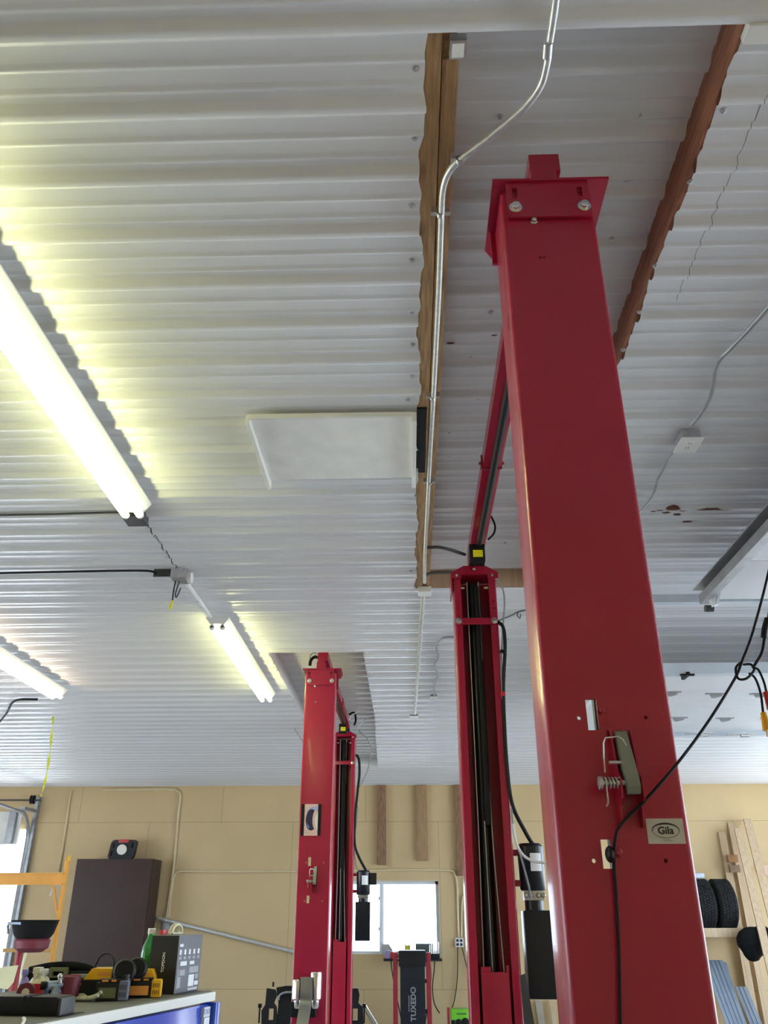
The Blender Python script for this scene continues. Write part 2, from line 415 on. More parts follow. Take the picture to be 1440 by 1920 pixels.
# walls, floor, outside
def wall_with_openings(name, y, t, x0, x1, z1, ops, m):
    """solid wall in the XZ plane with rectangular openings, as one mesh"""
    xs = sorted({x0, x1} | {o[0] for o in ops} | {o[1] for o in ops}); zs = sorted({0, z1} | {o[2] for o in ops} | {o[3] for o in ops})
    mb = MB()
    for a, b_ in zip(xs, xs[1:]):
        for c, d in zip(zs, zs[1:]):
            mx, mz = (a + b_) / 2, (c + d) / 2
            if any(o[0] < mx < o[1] and o[2] < mz < o[3] for o in ops): continue
            mb.bx(a, b_, y, y + t, c, d)
    bmesh.ops.remove_doubles(mb.bm, verts=mb.bm.verts, dist=1e-4)
    o = struct(name, mb, m, origin=(0, 0, 0)); o.data.shade_flat(); return o
WY = 14.6
W1 = (-1.02, .455, 1.09, 2.14); W2 = (.86, 1.50, 1.09, 2.14); DL = (-8.4, -6.44, 0, 2.95)
wall_with_openings('wall_back', WY, .15, RX0, RX1, 3.9, [W1, W2, DL, (6.6, 8.8, 0, 3.0)], wall_m)  # last opening: unseen door added so light also enters from the back right
wall_with_openings('wall_front', RY0 - .15, .15, RX0, RX1, 3.9, [(6.9, 8.7, 0, 3.0), (-9.4, -7.4, 0, 3.0)], wall_m)  # both openings are unseen, added to brighten the middle of the room
mb = MB()
for (a, b_, c, d) in [(RY0 - .15, 3.0, 0, 3.9), (9.0, WY + .15, 0, 3.9), (3.0, 9.0, 3.0, 3.9)]: mb.bx(RX0 - .15, RX0, a, b_, c, d)
struct('wall_left', mb, wall_m)
mb = MB()
for (a, b_, c, d) in [(RY0 - .15, 1.8, 0, 3.9), (11.8, WY + .15, 0, 3.9), (1.8, 11.8, 3.3, 3.9)]: mb.bx(RX1, RX1 + .15, a, b_, c, d)
struct('wall_right', mb, wall_m)
mb = MB(); mb.bx(RX0 - .15, RX1 + .15, RY0 - .15, WY + .15, -.1, 0); struct('floor', mb, conc_m)
mb = MB(); mb.bx(RX0 - .15, RX1 + .15, RY0 - .15, WY + .15, 3.9, 3.95); struct('ceiling_roof_deck', mb, dkgrey_m)
mb = MB(); mb.bx(-60, 60, -60, 60, -.25, -.11); struct('ground_outside', mb, apron_m)

# windows in the far wall
def window(name, x0, x1, z0, z1, mull, blinds):
    w = thing(name, ((x0 + x1) / 2, WY + .08, z0), kind='structure')
    f = .045; mb = MB(); yy = (WY + .05, WY + .11)
    mb.bx(x0, x1, *yy, z1 - f, z1); mb.bx(x0, x1, *yy, z0, z0 + f); mb.bx(x0, x0 + f, *yy, z0, z1); mb.bx(x1 - f, x1, *yy, z0, z1)
    obj('frame', mb, window_frame_m, w)
    if mull:
        mb = MB(); mb.bx(mull, mull + .045, WY + .03, WY + .10, z0 + f, z1 - f); obj('mullion', mb, window_frame_m, w)
        mb = MB(); mb.bx(mull + .047, mull + .062, WY + .045, WY + .09, z0 + f, z1 - f); obj('sash_rail', mb, sheet_m, w)
        for zz in (1.42, 1.86):
            mb = MB(); mb.bx(mull - .022, mull, WY + .035, WY + .06, zz, zz + .05, bev=.006); obj('latch', mb, window_frame_m, w)
    mb = MB(); mb.bx(x0 + f, x1 - f, WY + .078, WY + .082, z0 + f, z1 - f); obj('pane', mb, pane_m, w)
    if mull:
        for px in (728, 750, 771, 791, 808):
            x = PY(px, 1700, WY + .09).x; mb = MB(); mb.bx(x - .0035, x + .0035, WY + .084, WY + .092, z0 + f, z1 - f); obj('blind_cord', mb, labelg_m, w)
    mb = MB()
    mb.bx(x0 - .012, x1 + .012, WY - .018, WY, z1, z1 + .02); mb.bx(x1, x1 + .014, WY - .018, WY, z0, z1); mb.bx(x0 - .014, x0, WY - .018, WY, z0, z1)
    obj('casing', mb, wpaint_m, w)
    return w
w1 = window('window_1', *W1, -.50, True); window('window_2', *W2, None, False)
# timbers on the far wall
for n, ((px0, px1, pyb), m) in enumerate([((707, 724, 1622), studd_m), ((782, 803, 1614), stud_m), ((857, 873, 1642), studd_m)]):
    a, b_ = PY(px0, pyb, WY), PY(px1, pyb, WY); mb = MB(); mb.bx(a.x, b_.x, WY - .09, WY, a.z, CZ - .02, bev=.004)
    struct('trim_%d' % (10 + n), mb, m)

# overhead door in the far wall, rolled nearly open
d1 = thing('door_1', (-7.5, WY - .2, 2.7), kind='structure')
mb = MB(); mb.bx(-9.4, -6.56, WY - .12, WY - .08, 2.74, 3.22, bev=.006); mb.bx(-9.4, -6.56, WY - .14, WY - .08, 2.70, 2.74, bev=.004)
obj('door_panel', mb, hatch_m, d1)
mb = MB(); mb.bx(-6.74, -6.62, WY - .20, WY - .121, 2.70, 3.26, bev=.01); obj('panel_bracket', mb, trackgrey_m, d1)
tx = -6.40
def channel(mb, pts, r): mb.tube(pts, r, seg=6, smooth=False); return mb
vt = [(tx, WY - .10, 0), (tx, WY - .10, 2.75)] + [(tx, WY - .10 - .42 * (1 - math.cos(a)), 2.75 + .42 * math.sin(a)) for a in [k * H / 8 for k in range(1, 9)]] + [(tx, 10.2, 3.30)]
mb = MB(); channel(mb, vt, .030); obj('track', mb, trackgrey_m, d1)
mb = MB(); mb.bx(tx + .02, tx + .08, WY - .10, WY, 0, 3.46); obj('track_angle', mb, trackgrey_m, d1)
mb = MB(); mb.bx(tx - .02, tx + .07, WY - .55, WY - .0, 3.20, 3.25); obj('track_brace', mb, trackgrey_m, d1)
mb = MB(); mb.cyl((-9.6, WY - .12, 3.42), (-6.28, WY - .12, 3.40), .014, seg=10); obj('torsion_shaft', mb, dkgrey_m, d1)
mb = MB(); mb.lathe([(.035, -.03), (.075, -.025), (.06, 0), (.075, .025), (.035, .03)], (-6.42, WY - .12, 3.41), axis=(1, 0, 0)); obj('cable_drum', mb, black_m, d1)

# near overhead door lying open under the ceiling at the right
DZ = 3.38
d2 = thing('door_2', (3.9, 2.5, DZ), kind='structure')
for k in range(5):
    mb = MB(); y0 = 4.78 - (k + 1) * .61; mb.bx(1.87, 6.2, y0 + .004, y0 + .606, DZ, DZ + .045, bev=.004); obj('door_section', mb, doorwhite_m, d2)
def track_prof(mb, x, y0, y1, z):
    mb.bx(x - .055, x + .02, y0, y1, z + .062, z + .068); mb.bx(x + .02, x + .026, y0, y1, z - .02, z + .068)
    mb.bx(x - .02, x + .026, y0, y1, z - .026, z - .02); mb.bx(x - .026, x - .02, y0, y1, z - .026, z + .030)
mb = MB(); track_prof(mb, 1.81, .6, 4.76, DZ - .01); obj('track', mb, trackgrey_m, d2)
for pp in ([(1328, 1112), (1334, 1110), (1344, 1132), (1338, 1136)], [(1347, 1110), (1352, 1111), (1348, 1132), (1342, 1134)]):
    mb = MB(); mb.slab([PY(x, y, 4.66) for x, y in pp], (0, .03, 0)); obj('top_roller_bracket', mb, window_frame_m, d2)
c = PY(1328, 1141, 4.97); mb = MB(); mb.cyl(c + V((-.02, 0, 0)), c + V((.03, 0, 0)), .022); obj('roller', mb, dkgrey_m, d2)
mb = MB(); mb.prism([(5.00, CZ - .150), (5.00, CZ - .204), (5.045, CZ - .204), (5.045, CZ - .198), (5.006, CZ - .198), (5.006, CZ - .150)], 'x', 1.2, 6.4); obj('hanger_angle', mb, galvb_m, d2)
# second open door farther back
DZ2 = 3.25
d3 = thing('door_3', (4.2, 7.2, DZ2), kind='structure')
ys3 = [5.93, 6.52, 7.11, 7.70, 8.29]
for a, b_ in zip(ys3, ys3[1:]):
    mb = MB(); mb.bx(1.55, 6.6, a + .003, b_ - .003, DZ2, DZ2 + .045, bev=.004); obj('door_section', mb, doorwhite_m, d3)
mb = MB(); mb.bx(1.55, 6.6, 5.90, 5.96, DZ2 - .03, DZ2 + .05); mb.bx(1.55, 6.6, 5.965, 6.05, DZ2 - .012, DZ2); obj('strut', mb, galvb_m, d3)
mb = MB(); mb.bx(1.55, 6.6, 8.18, 8.25, DZ2 - .035, DZ2); obj('strut', mb, galvb_m, d3)
def hinge(x, y, w=.16):
    mb = MB(); mb.bx(x - w / 2, x + w / 2, y - .012, y + .012, DZ2 - .006, DZ2)
    mb.prism([(x - .05, y), (x + .05, y), (x + .012, y + .075), (x - .012, y + .075)], 'z', DZ2 - .022, DZ2)
    mb.cyl((x - .03, y + .01, DZ2 - .02), (x + .03, y + .01, DZ2 - .02), .009, seg=8); return mb
for px, py in [(1258, 1297), (1342, 1300), (1425, 1300), (1272, 1345), (1359, 1346), (1442, 1346)]:
    c = PZ(px, py, DZ2); obj('hinge', hinge(c.x, c.y), trackgrey_m, d3)
for px, py in [(1312, 1374), (1390, 1375)]:
    c = PZ(px, py, DZ2 - .035); mb = MB(); mb.bx(c.x - .14, c.x + .14, c.y - .03, c.y, DZ2 - .05, DZ2 - .035); mb.cyl((c.x - .02, c.y - .02, DZ2 - .06), (c.x + .06, c.y - .02, DZ2 - .06), .018, seg=10); obj('hinge', mb, steel_m, d3)
c = PZ(1302, 1252, DZ2 - .03)
mb = MB(); mb.bx(c.x - .012, c.x + .012, 5.885, 6.02, DZ2 - .045, DZ2 - .02); mb.bx(c.x - .05, c.x + .05, 5.90, 5.925, DZ2 - .042, DZ2 - .03); obj('opener_bracket', mb, black_m, d3)

# ================================================================ LIFTS
def chan_profile(x0, x1, yb, yo, t=.007, lip=.046, r=.014):
    """rounded C section; yb: back plate, yo: open side"""
    s = 1 if yo > yb else -1
    pts = [(x0 + lip, yo), (x0, yo), (x0, yb), (x1, yb), (x1, yo), (x1 - lip, yo)]
    def path(off):
        ins = off; p2 = [(x0 + lip, yo - s * ins), (x0 + ins, yo - s * ins), (x0 + ins, yb + s * ins), (x1 - ins, yb + s * ins), (x1 - ins, yo - s * ins), (x1 - lip, yo - s * ins)]
        rr = max(.003, r - ins); out = [V(p2[0])]
        for i in range(1, 5):
            p, a, b_ = V(p2[i]), V(p2[i - 1]), V(p2[i + 1]); da = (a - p).normalized(); db = (b_ - p).normalized()
            for k in range(5):
                t_ = k / 4; q0 = p + da * rr; q1 = p + db * rr
                out.append(q0 * (1 - t_) ** 2 + p * 2 * t_ * (1 - t_) + q1 * t_ ** 2)
        return out + [V(p2[5])]
    return [tuple(q) for q in path(0)] + [tuple(q) for q in reversed(path(t))]
def bolt(mb, c, r=.012, axis=(0, -1, 0), h=.010):
    mb.lathe([(r * 1.5, 0), (r * 1.5, .002), (r, .0025), (r, h), (r * .7, h + .001)], c, seg=6 if r < .01 else 12, axis=axis); return mb

def make_lift(x0, yn, yo, label, power_px, top=3.50, big_latch=True):
    w, dp = .258, .172; x1 = x0 + w; xc = x0 + w / 2
    L = thing('two_post_lift', (xc, (yn + yo) / 2, 0), label, 'vehicle lift')
    # --- near post: flat back towards the camera
    mb = MB(); mb.prism(chan_profile(x0, x1, yn, yn + dp), 'z', .02, top); post = obj('post', mb, red_m, L)
    c = MB(); q = lambda fx: x0 + fx * w
    c.bx(q(.325), q(.412), yn - .01, yn + .02, 1.987, 2.050); c.bx(q(.325), q(.400), yn - .01, yn + .02, 1.728, 1.780)
    for fx, z in ((.262, 2.012), (.79, 2.012), (.262, 1.742), (.79, 1.742)): c.cyl((q(fx), yn - .01, z), (q(fx), yn + .02, z), .0042, seg=10)
    for fx in (.36, .40): c.cyl((q(fx), yn - .01, 3.255), (q(fx), yn + .02, 3.255), .004, seg=8)
    c.bx(x0 - .01, x0 + .02, yn + .045, yn + .055, 3.05, 3.10)
    cut(post, c)
    mb = MB(); mb.bx(x0 - .05, x1 + .05, yn - .04, yn + dp + .12, 0, .02, bev=.003); obj('base_plate', mb, red_m, L)
    mb = MB(); mb.cyl((q(.60), yn + .095, .06), (q(.60), yn + .095, 3.45), .036, seg=18); obj('hydraulic_cylinder', mb, blackgloss_m, L)
    # cap plate and angle bracket
    mb = MB(); mb.prism([(x0 - .022, yn - .018), (x1 + .05, yn - .018), (x1 + .05, yn + .17), (x1 + .02, yn + .30), (x0 + .01, yn + .30), (x0 - .022, yn + .255)], 'z', 3.528, 3.537)
    mb.bx(x0 - .012, x1 + .012, yn + dp + .002, yn + dp + .010, 3.40, 3.53)
    cp = obj('cap_plate', mb, red_m, L)
    mb = MB(); mb.bx(x0 + .016, x1 - .010, yn - .012, yn - .002, 3.395, 3.528, bev=.002); ab = obj('cap_bracket', mb, red_m, L)
    c = MB()
    for fx in (.15, .86): c.bx(q(fx) - .007, q(fx) + .007, yn - .03, yn + .0, 3.468, 3.505)
    cut(ab, c)
    for fx in (.145, .885): obj('bolt', bolt(MB(), (q(fx), yn - .012, 3.430), .0125, h=.012), chrome_m, L)
    obj('bolt', bolt(MB(), (q(.335), yn, 3.388), .0075, h=.010), chrome_m, L)
    # overhead beam
    bx0, bx1 = x0 + .098, x0 + .188
    mb = MB(); mb.bx(bx0, bx1, yn + .03, yo + .10, 3.618, 3.69, bev=.003)
    bm_ = obj('overhead_beam', mb, red_m, L)
    mb = MB(); mb.prism([(bx0 - .006, 3.537), (bx1 - .018, 3.537), (bx1 - .022, 3.600), (bx1 - .032, 3.610), (bx0 + .008, 3.610), (bx0 - .002, 3.600)], 'y', yn + .004, yn + .05); obj('beam_end', mb, red_m, bm_)
    ym = yn + (yo - yn) * .62
    mb = MB(); mb.bx(bx0 - .006, bx1 + .006, ym - .002, ym + .004, 3.612, 3.692)
    bolt(mb, (bx0 - .006, ym, 3.645), .008, (-1, 0, 0)); bolt(mb, (bx1 + .006, ym, 3.645), .008, (1, 0, 0)); obj('beam_splice', mb, dkred_m, bm_)
    # shut-off bar and switch
    mb = MB(); mb.cyl((xc + .020, yn + .20, 3.590), (xc + .018, yo - .22, 3.597), .0175, seg=14); obj('shutoff_bar', mb, black_m, L)
    sb = MB(); sb.bx(xc - .042, xc + .048, yo - .25, yo - .19, 3.49, 3.595, bev=.004); s = obj('limit_switch', sb, plastic_m, L)
    mb = MB(); mb.bx(xc - .022, xc + .034, yo - .2515, yo - .2495, 3.512, 3.556); lb = obj('yellow_label', mb, yellowlab_m, s)
        # --- far post: open side towards the camera
    mb = MB(); mb.prism(chan_profile(x0, x1, yo + dp, yo), 'z', .02, top); fp = obj('post', mb, red_m, L)
    c = MB()
    for fx in (.085, .915):
        for z in (3.330, 3.287): c.cyl((q(fx), yo - .01, z), (q(fx), yo + .015, z), .0055, seg=10)
    cut(fp, c)
    mb = MB(); mb.bx(x0 - .05, x1 + .05, yo - .12, yo + dp + .04, 0, .02, bev=.003); obj('base_plate', mb, red_m, L)
    mb = MB(); mb.prism([(x0 - .014, 3.475), (x0 + .05, 3.475), (x0 + .05, 3.498), (x1 - .05, 3.498), (x1 - .05, 3.475), (x1 + .014, 3.475), (x1 + .014, 3.512), (x1 - .062, 3.556), (x0 + .066, 3.556), (x0 - .014, 3.512)], 'y', yo - .012, yo - .004)
    mb.bx(x0 - .014, x1 + .014, yo - .0039, yo + dp + .02, 3.502, 3.512); mb.bx(x0 - .014, x0 - .006, yo - .0039, yo + dp, 3.39, 3.5015)
    obj('head_bracket', mb, red_m, L)
    mb = MB(); mb.bx(bx0 + .004, bx1 + .004, yo - .03, yo - .013, 3.552, 3.585); obj('beam_saddle', mb, plastic_m, L)
    mb = MB(); mb.bx(bx0, bx1, yo - .02, yo + .10, 3.556, 3.618); obj('beam_foot', mb, red_m, L)
    for fx in (.09, .91): obj('bolt', bolt(MB(), (q(fx), yo - .012, 3.492), .007, h=.010), chrome_m, L)
    obj('bolt', bolt(MB(), (q(.5), yo - .012, 3.532), .007, h=.016), chrome_m, L)
    for a, b_ in ((.18, .27), (.82, .73)):
        mb = MB(); mb.cyl((q(a), yo + .05, 3.435), (q(b_), yo + .05, 3.435), .007, .005, seg=10); obj('sheave_pin', mb, cream_m, L)
    mb = MB(); mb.bx(x0 + .006, x1 - .006, yo - .010, yo - .002, 3.183, 3.224, bev=.002); obj('tie_bar', mb, red_m, L)
    for fx in (.09, .905): obj('bolt', bolt(MB(), (q(fx), yo - .010, 3.205), .013, h=.008), chrome_m, L)
    mb = MB(); mb.cyl((xc - .005, yo + .105, .06), (xc - .005, yo + .105, 3.47), .036, seg=18); obj('hydraulic_cylinder', mb, blackgloss_m, L)
    mb = MB(); mb.tube([(xc + .012, yo + .055, 3.44), (xc + .012, yo + .055, 2.6), (xc + .008, yo + .05, 2.08)], .020, seg=10); obj('chain_boot', mb, black_m, L)
    for fx, ft in ((.33, .30), (.60, .70)):
        mb = MB(); mb.tube([(q(fx), yo + .045, 3.47), (q(fx), yo + .045, 2.2), (q(ft), yo + .045, 1.35)], .0034, seg=6); obj('equalizer_cable', mb, cable_m, L)
    mb = MB(); mb.tube([(q(.46), yo + .04, 2.10), (q(.47), yo + .04, 1.35)], .003, seg=6, smooth=False); obj('equalizer_cable', mb, cable_m, L)
    # carriage
    mb = MB(); a, b_ = x0 + .060, x1 - .060
    mb.bx(a, b_, yo - .004, yo + .09, .35, 1.395, bev=.003); mb.bx(a, a + .050, yo - .004, yo + .09, 1.395, 1.418); mb.bx(b_ - .012, b_, yo - .004, yo + .09, 1.395, 1.425)
    obj('carriage', mb, red_m, L)
    # --- safety latch on the near post
    la = MB(); pl = [(yn, 1.985), (yn - .012, 1.985), (yn - .034, 1.90), (yn - .052, 1.885), (yn - .052, 1.850), (yn - .030, 1.838), (yn - .020, 1.80), (yn, 1.800)]
    la.prism(pl, 'x', q(.475), q(.490)); la.prism(pl, 'x', q(.635), q(.652)); la.bx(q(.475), q(.652), yn - .006, yn, 1.965, 1.988)
    lt = obj('safety_latch', la, red_m, L)
    am = MB(); ap = [(yn - .006, 1.985), (yn - .018, 1.980), (yn - .066, 1.886), (yn - .070, 1.868), (yn - .064, 1.856), (yn - .050, 1.856), (yn - .006, 1.94)]
    am.prism(ap, 'x', q(.515), q(.605)); obj('latch_arm', am, M('latch_steel', (.20, .21, .17), .45, metal=.3, var=.15) if 'latch_steel' not in MATS else MATS['latch_steel'], lt)
    pn = MB(); pn.cyl((q(.33), yn - .045, 1.878), (q(.53), yn - .045, 1.878), .0055, seg=10); pn.lathe([(.013, 0), (.013, .006), (.008, .007)], (q(.345), yn - .045, 1.878), axis=(-1, 0, 0), seg=14); obj('latch_pin', pn, steel_m, lt)
    sp = MB(); pts = [(q(.36) + k * .00075, yn - .045 + math.cos(k * .7) * .010, 1.878 + math.sin(k * .7) * .010) for k in range(40)]
    sp.tube(pts, .0017, seg=5, smooth=False); sp.tube([pts[3], (q(.37), yn - .052, 1.845), (q(.36), yn - .045, 1.835)], .0016, seg=5); obj('spring', sp, steel_m, lt)
    wc = MB(); wc.tube([(q(.395), yn - .030, 1.925), (q(.40), yn - .036, 1.955), (q(.415), yn - .040, 1.964), (q(.50), yn - .055, 1.964), (q(.53), yn - .058, 1.957), (q(.545), yn - .062, 1.945)], .0016, seg=5, smooth=False)
    wc.cyl((q(.42), yn - .04, 1.917), (q(.52), yn - .04, 1.917), .0032, seg=8); wc.tube([(q(.395), yn - .030, 1.925), (q(.392), yn - .028, 1.90)], .0016, seg=5, smooth=False); obj('release_clip', wc, steel_m, lt)
    mb = MB(); mb.lathe([(.006, 0), (.006, .008), (.004, .010)], (q(.445), yn, 2.026), axis=(0, -1, 0), seg=10); obj('stud', mb, red_m, L)
    mb = MB(); mb.lathe([(.008, 0), (.008, .010), (.005, .012)], (q(.44), yn, 1.757), axis=(0, -1, 0), seg=10); obj('stud', mb, red_m, L)
    # --- hydraulic power unit hung beside the far post
    P = lambda px, py: PY(px, py, yo + .06)
    (mx0, my0), (mx1, my1), (tx0, ty0), (tx1, ty1) = power_px
    a, b_ = P(mx0, my0), P(mx1, my1); r = (b_.x - a.x) / 2; cxm = (a.x + b_.x) / 2; yp = yo + .06
    pu = MB(); pu.lathe([(r * .9, b_.z), (r, b_.z + .01), (r, a.z - .015), (r * .82, a.z)], (cxm, yp, 0), seg=28); u = obj('power_unit', pu, blackgloss_m, L)
    t0, t1 = P(tx0, ty0), P(tx1, ty1); hgt = b_.z - t0.z
    pb = MB(); pb.bx(cxm - r * .72, cxm + r * .72, yp - r * .7, yp + r * .7, b_.z - hgt * .5, b_.z, bev=.004)
    for sx_ in (-.8, -.3, .35, .8): pb.lathe([(.012, 0), (.012, .014), (.008, .02)], (cxm + sx_ * r * .8, yp - r * .7, b_.z - hgt * .25), axis=(0, -1, 0), seg=10)
    obj('pump_block', pb, steel_m, u)
    pb = MB(); pb.cyl((cxm, yp, t0.z - .01), (cxm, yp, b_.z - hgt * .5), r * .70, seg=24); obj('pump_neck', pb, blackgloss_m, u)
    tk = MB(); tk.bx(t0.x, t1.x, yp - r, yp + r, t1.z, t0.z, bev=.008); obj('oil_tank', tk, blackgloss_m, u)
    lb = MB(); zt = a.z - (a.z - b_.z) * .22; zb = a.z - (a.z - b_.z) * .60
    for k in range(6):
        t_ = k / 6; a0 = -1.75 + t_ * .9; a1 = -1.75 + (t_ + 1 / 6) * .9; rr = r + .0015
        lb.quad([(cxm + math.cos(a0) * rr, yp + math.sin(a0) * rr, zb), (cxm + math.cos(a1) * rr, yp + math.sin(a1) * rr, zb), (cxm + math.cos(a1) * rr, yp + math.sin(a1) * rr, zt), (cxm + math.cos(a0) * rr, yp + math.sin(a0) * rr, zt)])
    obj('white_label', lb, label_m, u)
    for za, zb_ in ((b_.z + .02, b_.z + .05), (a.z - .06, a.z - .03)):
        mk = MB(); mk.bx(x1 - .002, cxm - r * .5, yp - .02, yp + .02, za, zb_); obj('mount_bracket', mk, red_m, u)
    return L, u, (cxm, yp, a.z, r)

lift, unit, pinfo = make_lift(.283, 1.70, 4.63, 'near red two-post car lift at the right, its tall maroon post filling the foreground', ((969, 1582), (1024, 1670), (979, 1707), (1045, 1872)))
lift2, unit2, pinfo2 = make_lift(-.872, 6.84, 9.60, 'farther bright red two-post car lift left of the window, standing behind the brown cabinet line', ((669, 1632), (694, 1678), (667, 1691), (694, 1764)))
lift2['label'] = 'far bright red two-post car lift with a chrome adapter rack on its post'

# maker plate on the near lift
g0, g1 = PY(1211, 1535, 1.70), PY(1285, 1582, 1.70)
pcx, pcz = (g0.x + g1.x) / 2, (g0.z + g1.z) / 2; pw, ph = .0355, .0228
mb = MB(); mb.bx(pcx - pw, pcx + pw, 1.6985, 1.70, pcz - ph, pcz + ph); plate = obj('maker_plate', mb, sticker_m, lift); plate['label'] = 'silver maker plate with an oval logo'
TF = lambda x, y, z: Matrix.Translation((x, y, z)) @ Matrix.Rotation(H, 4, 'X')     # text facing -Y
text('plate_lettering', 'Gila', .0185, ink_m, plate, TF(pcx, 1.6982, pcz + .0005), extrude=.0003, bold=.0005, sx=1.02)
text('plate_small_print', 'parks.ca', .0056, labelg_m, plate, TF(pcx + .002, 1.6982, pcz - .0165), extrude=.0002)
mb = MB(); n = 48; prev = None
for k in range(n + 1):
    a = 2 * math.pi * k / n; th = .0009 + .0020 * max(0, math.sin(a) + .25)
    ox, oz = .0265 * math.cos(a), .0140 * math.sin(a) + .0012
    R = [mb._v((pcx + ox, 1.6982, pcz + oz)), mb._v((pcx + ox * (1 - th / .0265), 1.6982, pcz + .0012 + .0140 * math.sin(a) * (1 - th / .014)))]
    if prev: mb.bm.faces.new((prev[0], prev[1], R[1], R[0]))
    prev = R
obj('plate_oval', mb, ink_m, plate)

# hoses of the near lift
def strand(name, pts, r, m, parent, seg=8): mb = MB(); mb.tube(pts, r, seg=seg); return obj(name, mb, m, parent)
yh = 4.62
strand('hydraulic_hose', [PY(x, y, yh + d) for x, y, d in [(934, 1166, .02), (944, 1178, -.01), (947, 1215, -.02), (944, 1290, 0), (947, 1380, 0), (952, 1450, 0), (961, 1510, 0), (985, 1560, .03), (1000, 1585, .06)]], .0105, black_m, unit)
strand('return_hose', [PY(x, y, yh) for x, y in [(930, 1085), (942, 1103), (946, 1130), (943, 1180), (940, 1250), (944, 1330), (950, 1420), (957, 1480), (963, 1560), (975, 1600), (990, 1655), (996, 1685)]], .0055, grey_m, unit)
strand('armoured_cable', [PY(x, y, yh - .03) for x, y in [(962, 1545), (968, 1580), (980, 1602), (998, 1614), (1022, 1618)]], .007, greytape_m, unit)
strand('hose', [PY(x, y, 4.3) for x, y in [(921, 968), (928, 985), (926, 1000), (915, 1012)]], .006, black_m, lift)
mb = MB(); c = PY(943, 1302, yh); mb.bx(c.x - .012, c.x + .012, yh - .02, yh + .02, c.z - .012, c.z + .012, bev=.002); obj('hose_clip', mb, redplas_m, lift)
mb = MB(); c = PY(943, 1222, yh); mb.bx(c.x - .016, c.x + .016, yh - .02, yh + .02, c.z - .008, c.z + .008, bev=.002); obj('hose_clip', mb, black_m, lift)
mb = MB(); mb.slab([PY(976, 1830, 4.5), PY(985, 1826, 4.5), PY(1003, 1925, 4.5), PY(984, 1925, 4.5)], (0, .03, 0)); obj('padded_lever', mb, dkgrey_m, lift)
# hoses of the far lift
yh2 = 9.62
strand('hydraulic_hose', [PY(x, y, yh2) for x, y in [(668, 1415), (673, 1425), (674, 1450), (671, 1480), (666, 1530), (665, 1580), (672, 1605), (686, 1632)]], .014, black_m, unit2)
strand('return_hose', [PY(x, y, yh2) for x, y in [(671, 1368), (690, 1388), (696, 1410), (690, 1440), (680, 1465), (669, 1490), (671, 1520), (667, 1560), (664, 1590), (668, 1625), (676, 1640)]], .006, grey_m, unit2)
strand('hose', [PY(x, y, yh2 - .1) for x, y in [(651, 1356), (658, 1343), (668, 1337), (680, 1336)]], .007, greytape_m, lift2)
strand('hose', [PY(x, y, yh2) for x, y in [(670, 1370), (672, 1362), (685, 1350), (702, 1344)]], .007, greytape_m, lift2)
strand('hose', [PY(x, y, yh2) for x, y in [(654, 1340), (664, 1336), (667, 1350), (664, 1360)]], .012, black_m, lift2)
strand('hose', [PY(x, y, 7.0) for x, y in [(581, 1248), (583, 1238), (590, 1232), (596, 1233)]], .014, black_m, lift2)
strand('hose', [PY(x, y, 7.0) for x, y in [(581, 1242), (582, 1230), (588, 1224), (595, 1226)]], .005, grey_m, lift2)
# control box beside the far power unit
c0, c1 = PY(694, 1637, 9.66), PY(706, 1659, 9.66)
mb = MB(); mb.bx(c0.x, c1.x, 9.62, 9.70, c1.z, c0.z, bev=.004); obj('control_box', mb, plastic_m, unit2)

# the small framed picture on the far lift's post, adapters in their rack
e0, e1 = PY(569, 1508, 6.84), PY(601, 1567, 6.84)
ec = V(((e0.x + e1.x) / 2, 6.84, (e0.z + e1.z) / 2)); ew, eh = .105, .117
pic = thing('printed_plaque', (ec.x, 6.83, ec.z - eh), 'pale printed plaque with a dark curved shape high on the far red lift post', 'plaque')
mb = MB(); mb.bx(ec.x - .060, ec.x + .050, 6.832, 6.839, ec.z - eh, ec.z + eh); obj('print', mb, skin_m, pic)
for s_ in (-.072, .060):
    mb = MB(); mb.bx(ec.x + s_ - .012, ec.x + s_ + .010, 6.828, 6.839, ec.z - eh, ec.z + eh); obj('side_bar', mb, black_m, pic)
def flat(pts, y): mb = MB(); mb.slab([(x, y, z) for x, z in pts], (0, .001, 0)); return mb
cr = [(.0 + math.cos(a) * .044 - .004, math.sin(a) * .080 - .0) for a in [math.pi * .30 + k * math.pi * 1.4 / 16 for k in range(17)]] + [(.018 - .014 * math.cos(t), -.055 + .11 * (t + 1.2) / 2.4) for t in [-1.2 + k * .24 for k in range(11)]]
obj('dark_curve', flat([(ec.x + a, ec.z + b_) for a, b_ in cr], 6.830), navy_m, pic)
obj('pale_crescent', flat([(ec.x + .048, ec.z + .06), (ec.x + .030, ec.z + .03), (ec.x + .024, ec.z), (ec.x + .030, ec.z - .04), (ec.x + .04, ec.z - .07), (ec.x + .048, ec.z - .075)], 6.8315), paper_m, pic)
obj('blue_gleam', flat([(ec.x - .04, ec.z - .02), (ec.x - .018, ec.z - .05), (ec.x - .018, ec.z - .068), (ec.x - .034, ec.z - .05)], 6.8285), bluep_m, pic)
obj('lash_strokes', flat([(ec.x - .04, ec.z + .03), (ec.x - .035, ec.z + .075), (ec.x + .0, ec.z + .098), (ec.x + .04, ec.z + .10), (ec.x + .048, ec.z + .065), (ec.x + .01, ec.z + .072), (ec.x - .02, ec.z + .06)], 6.8312), lav_m, pic)

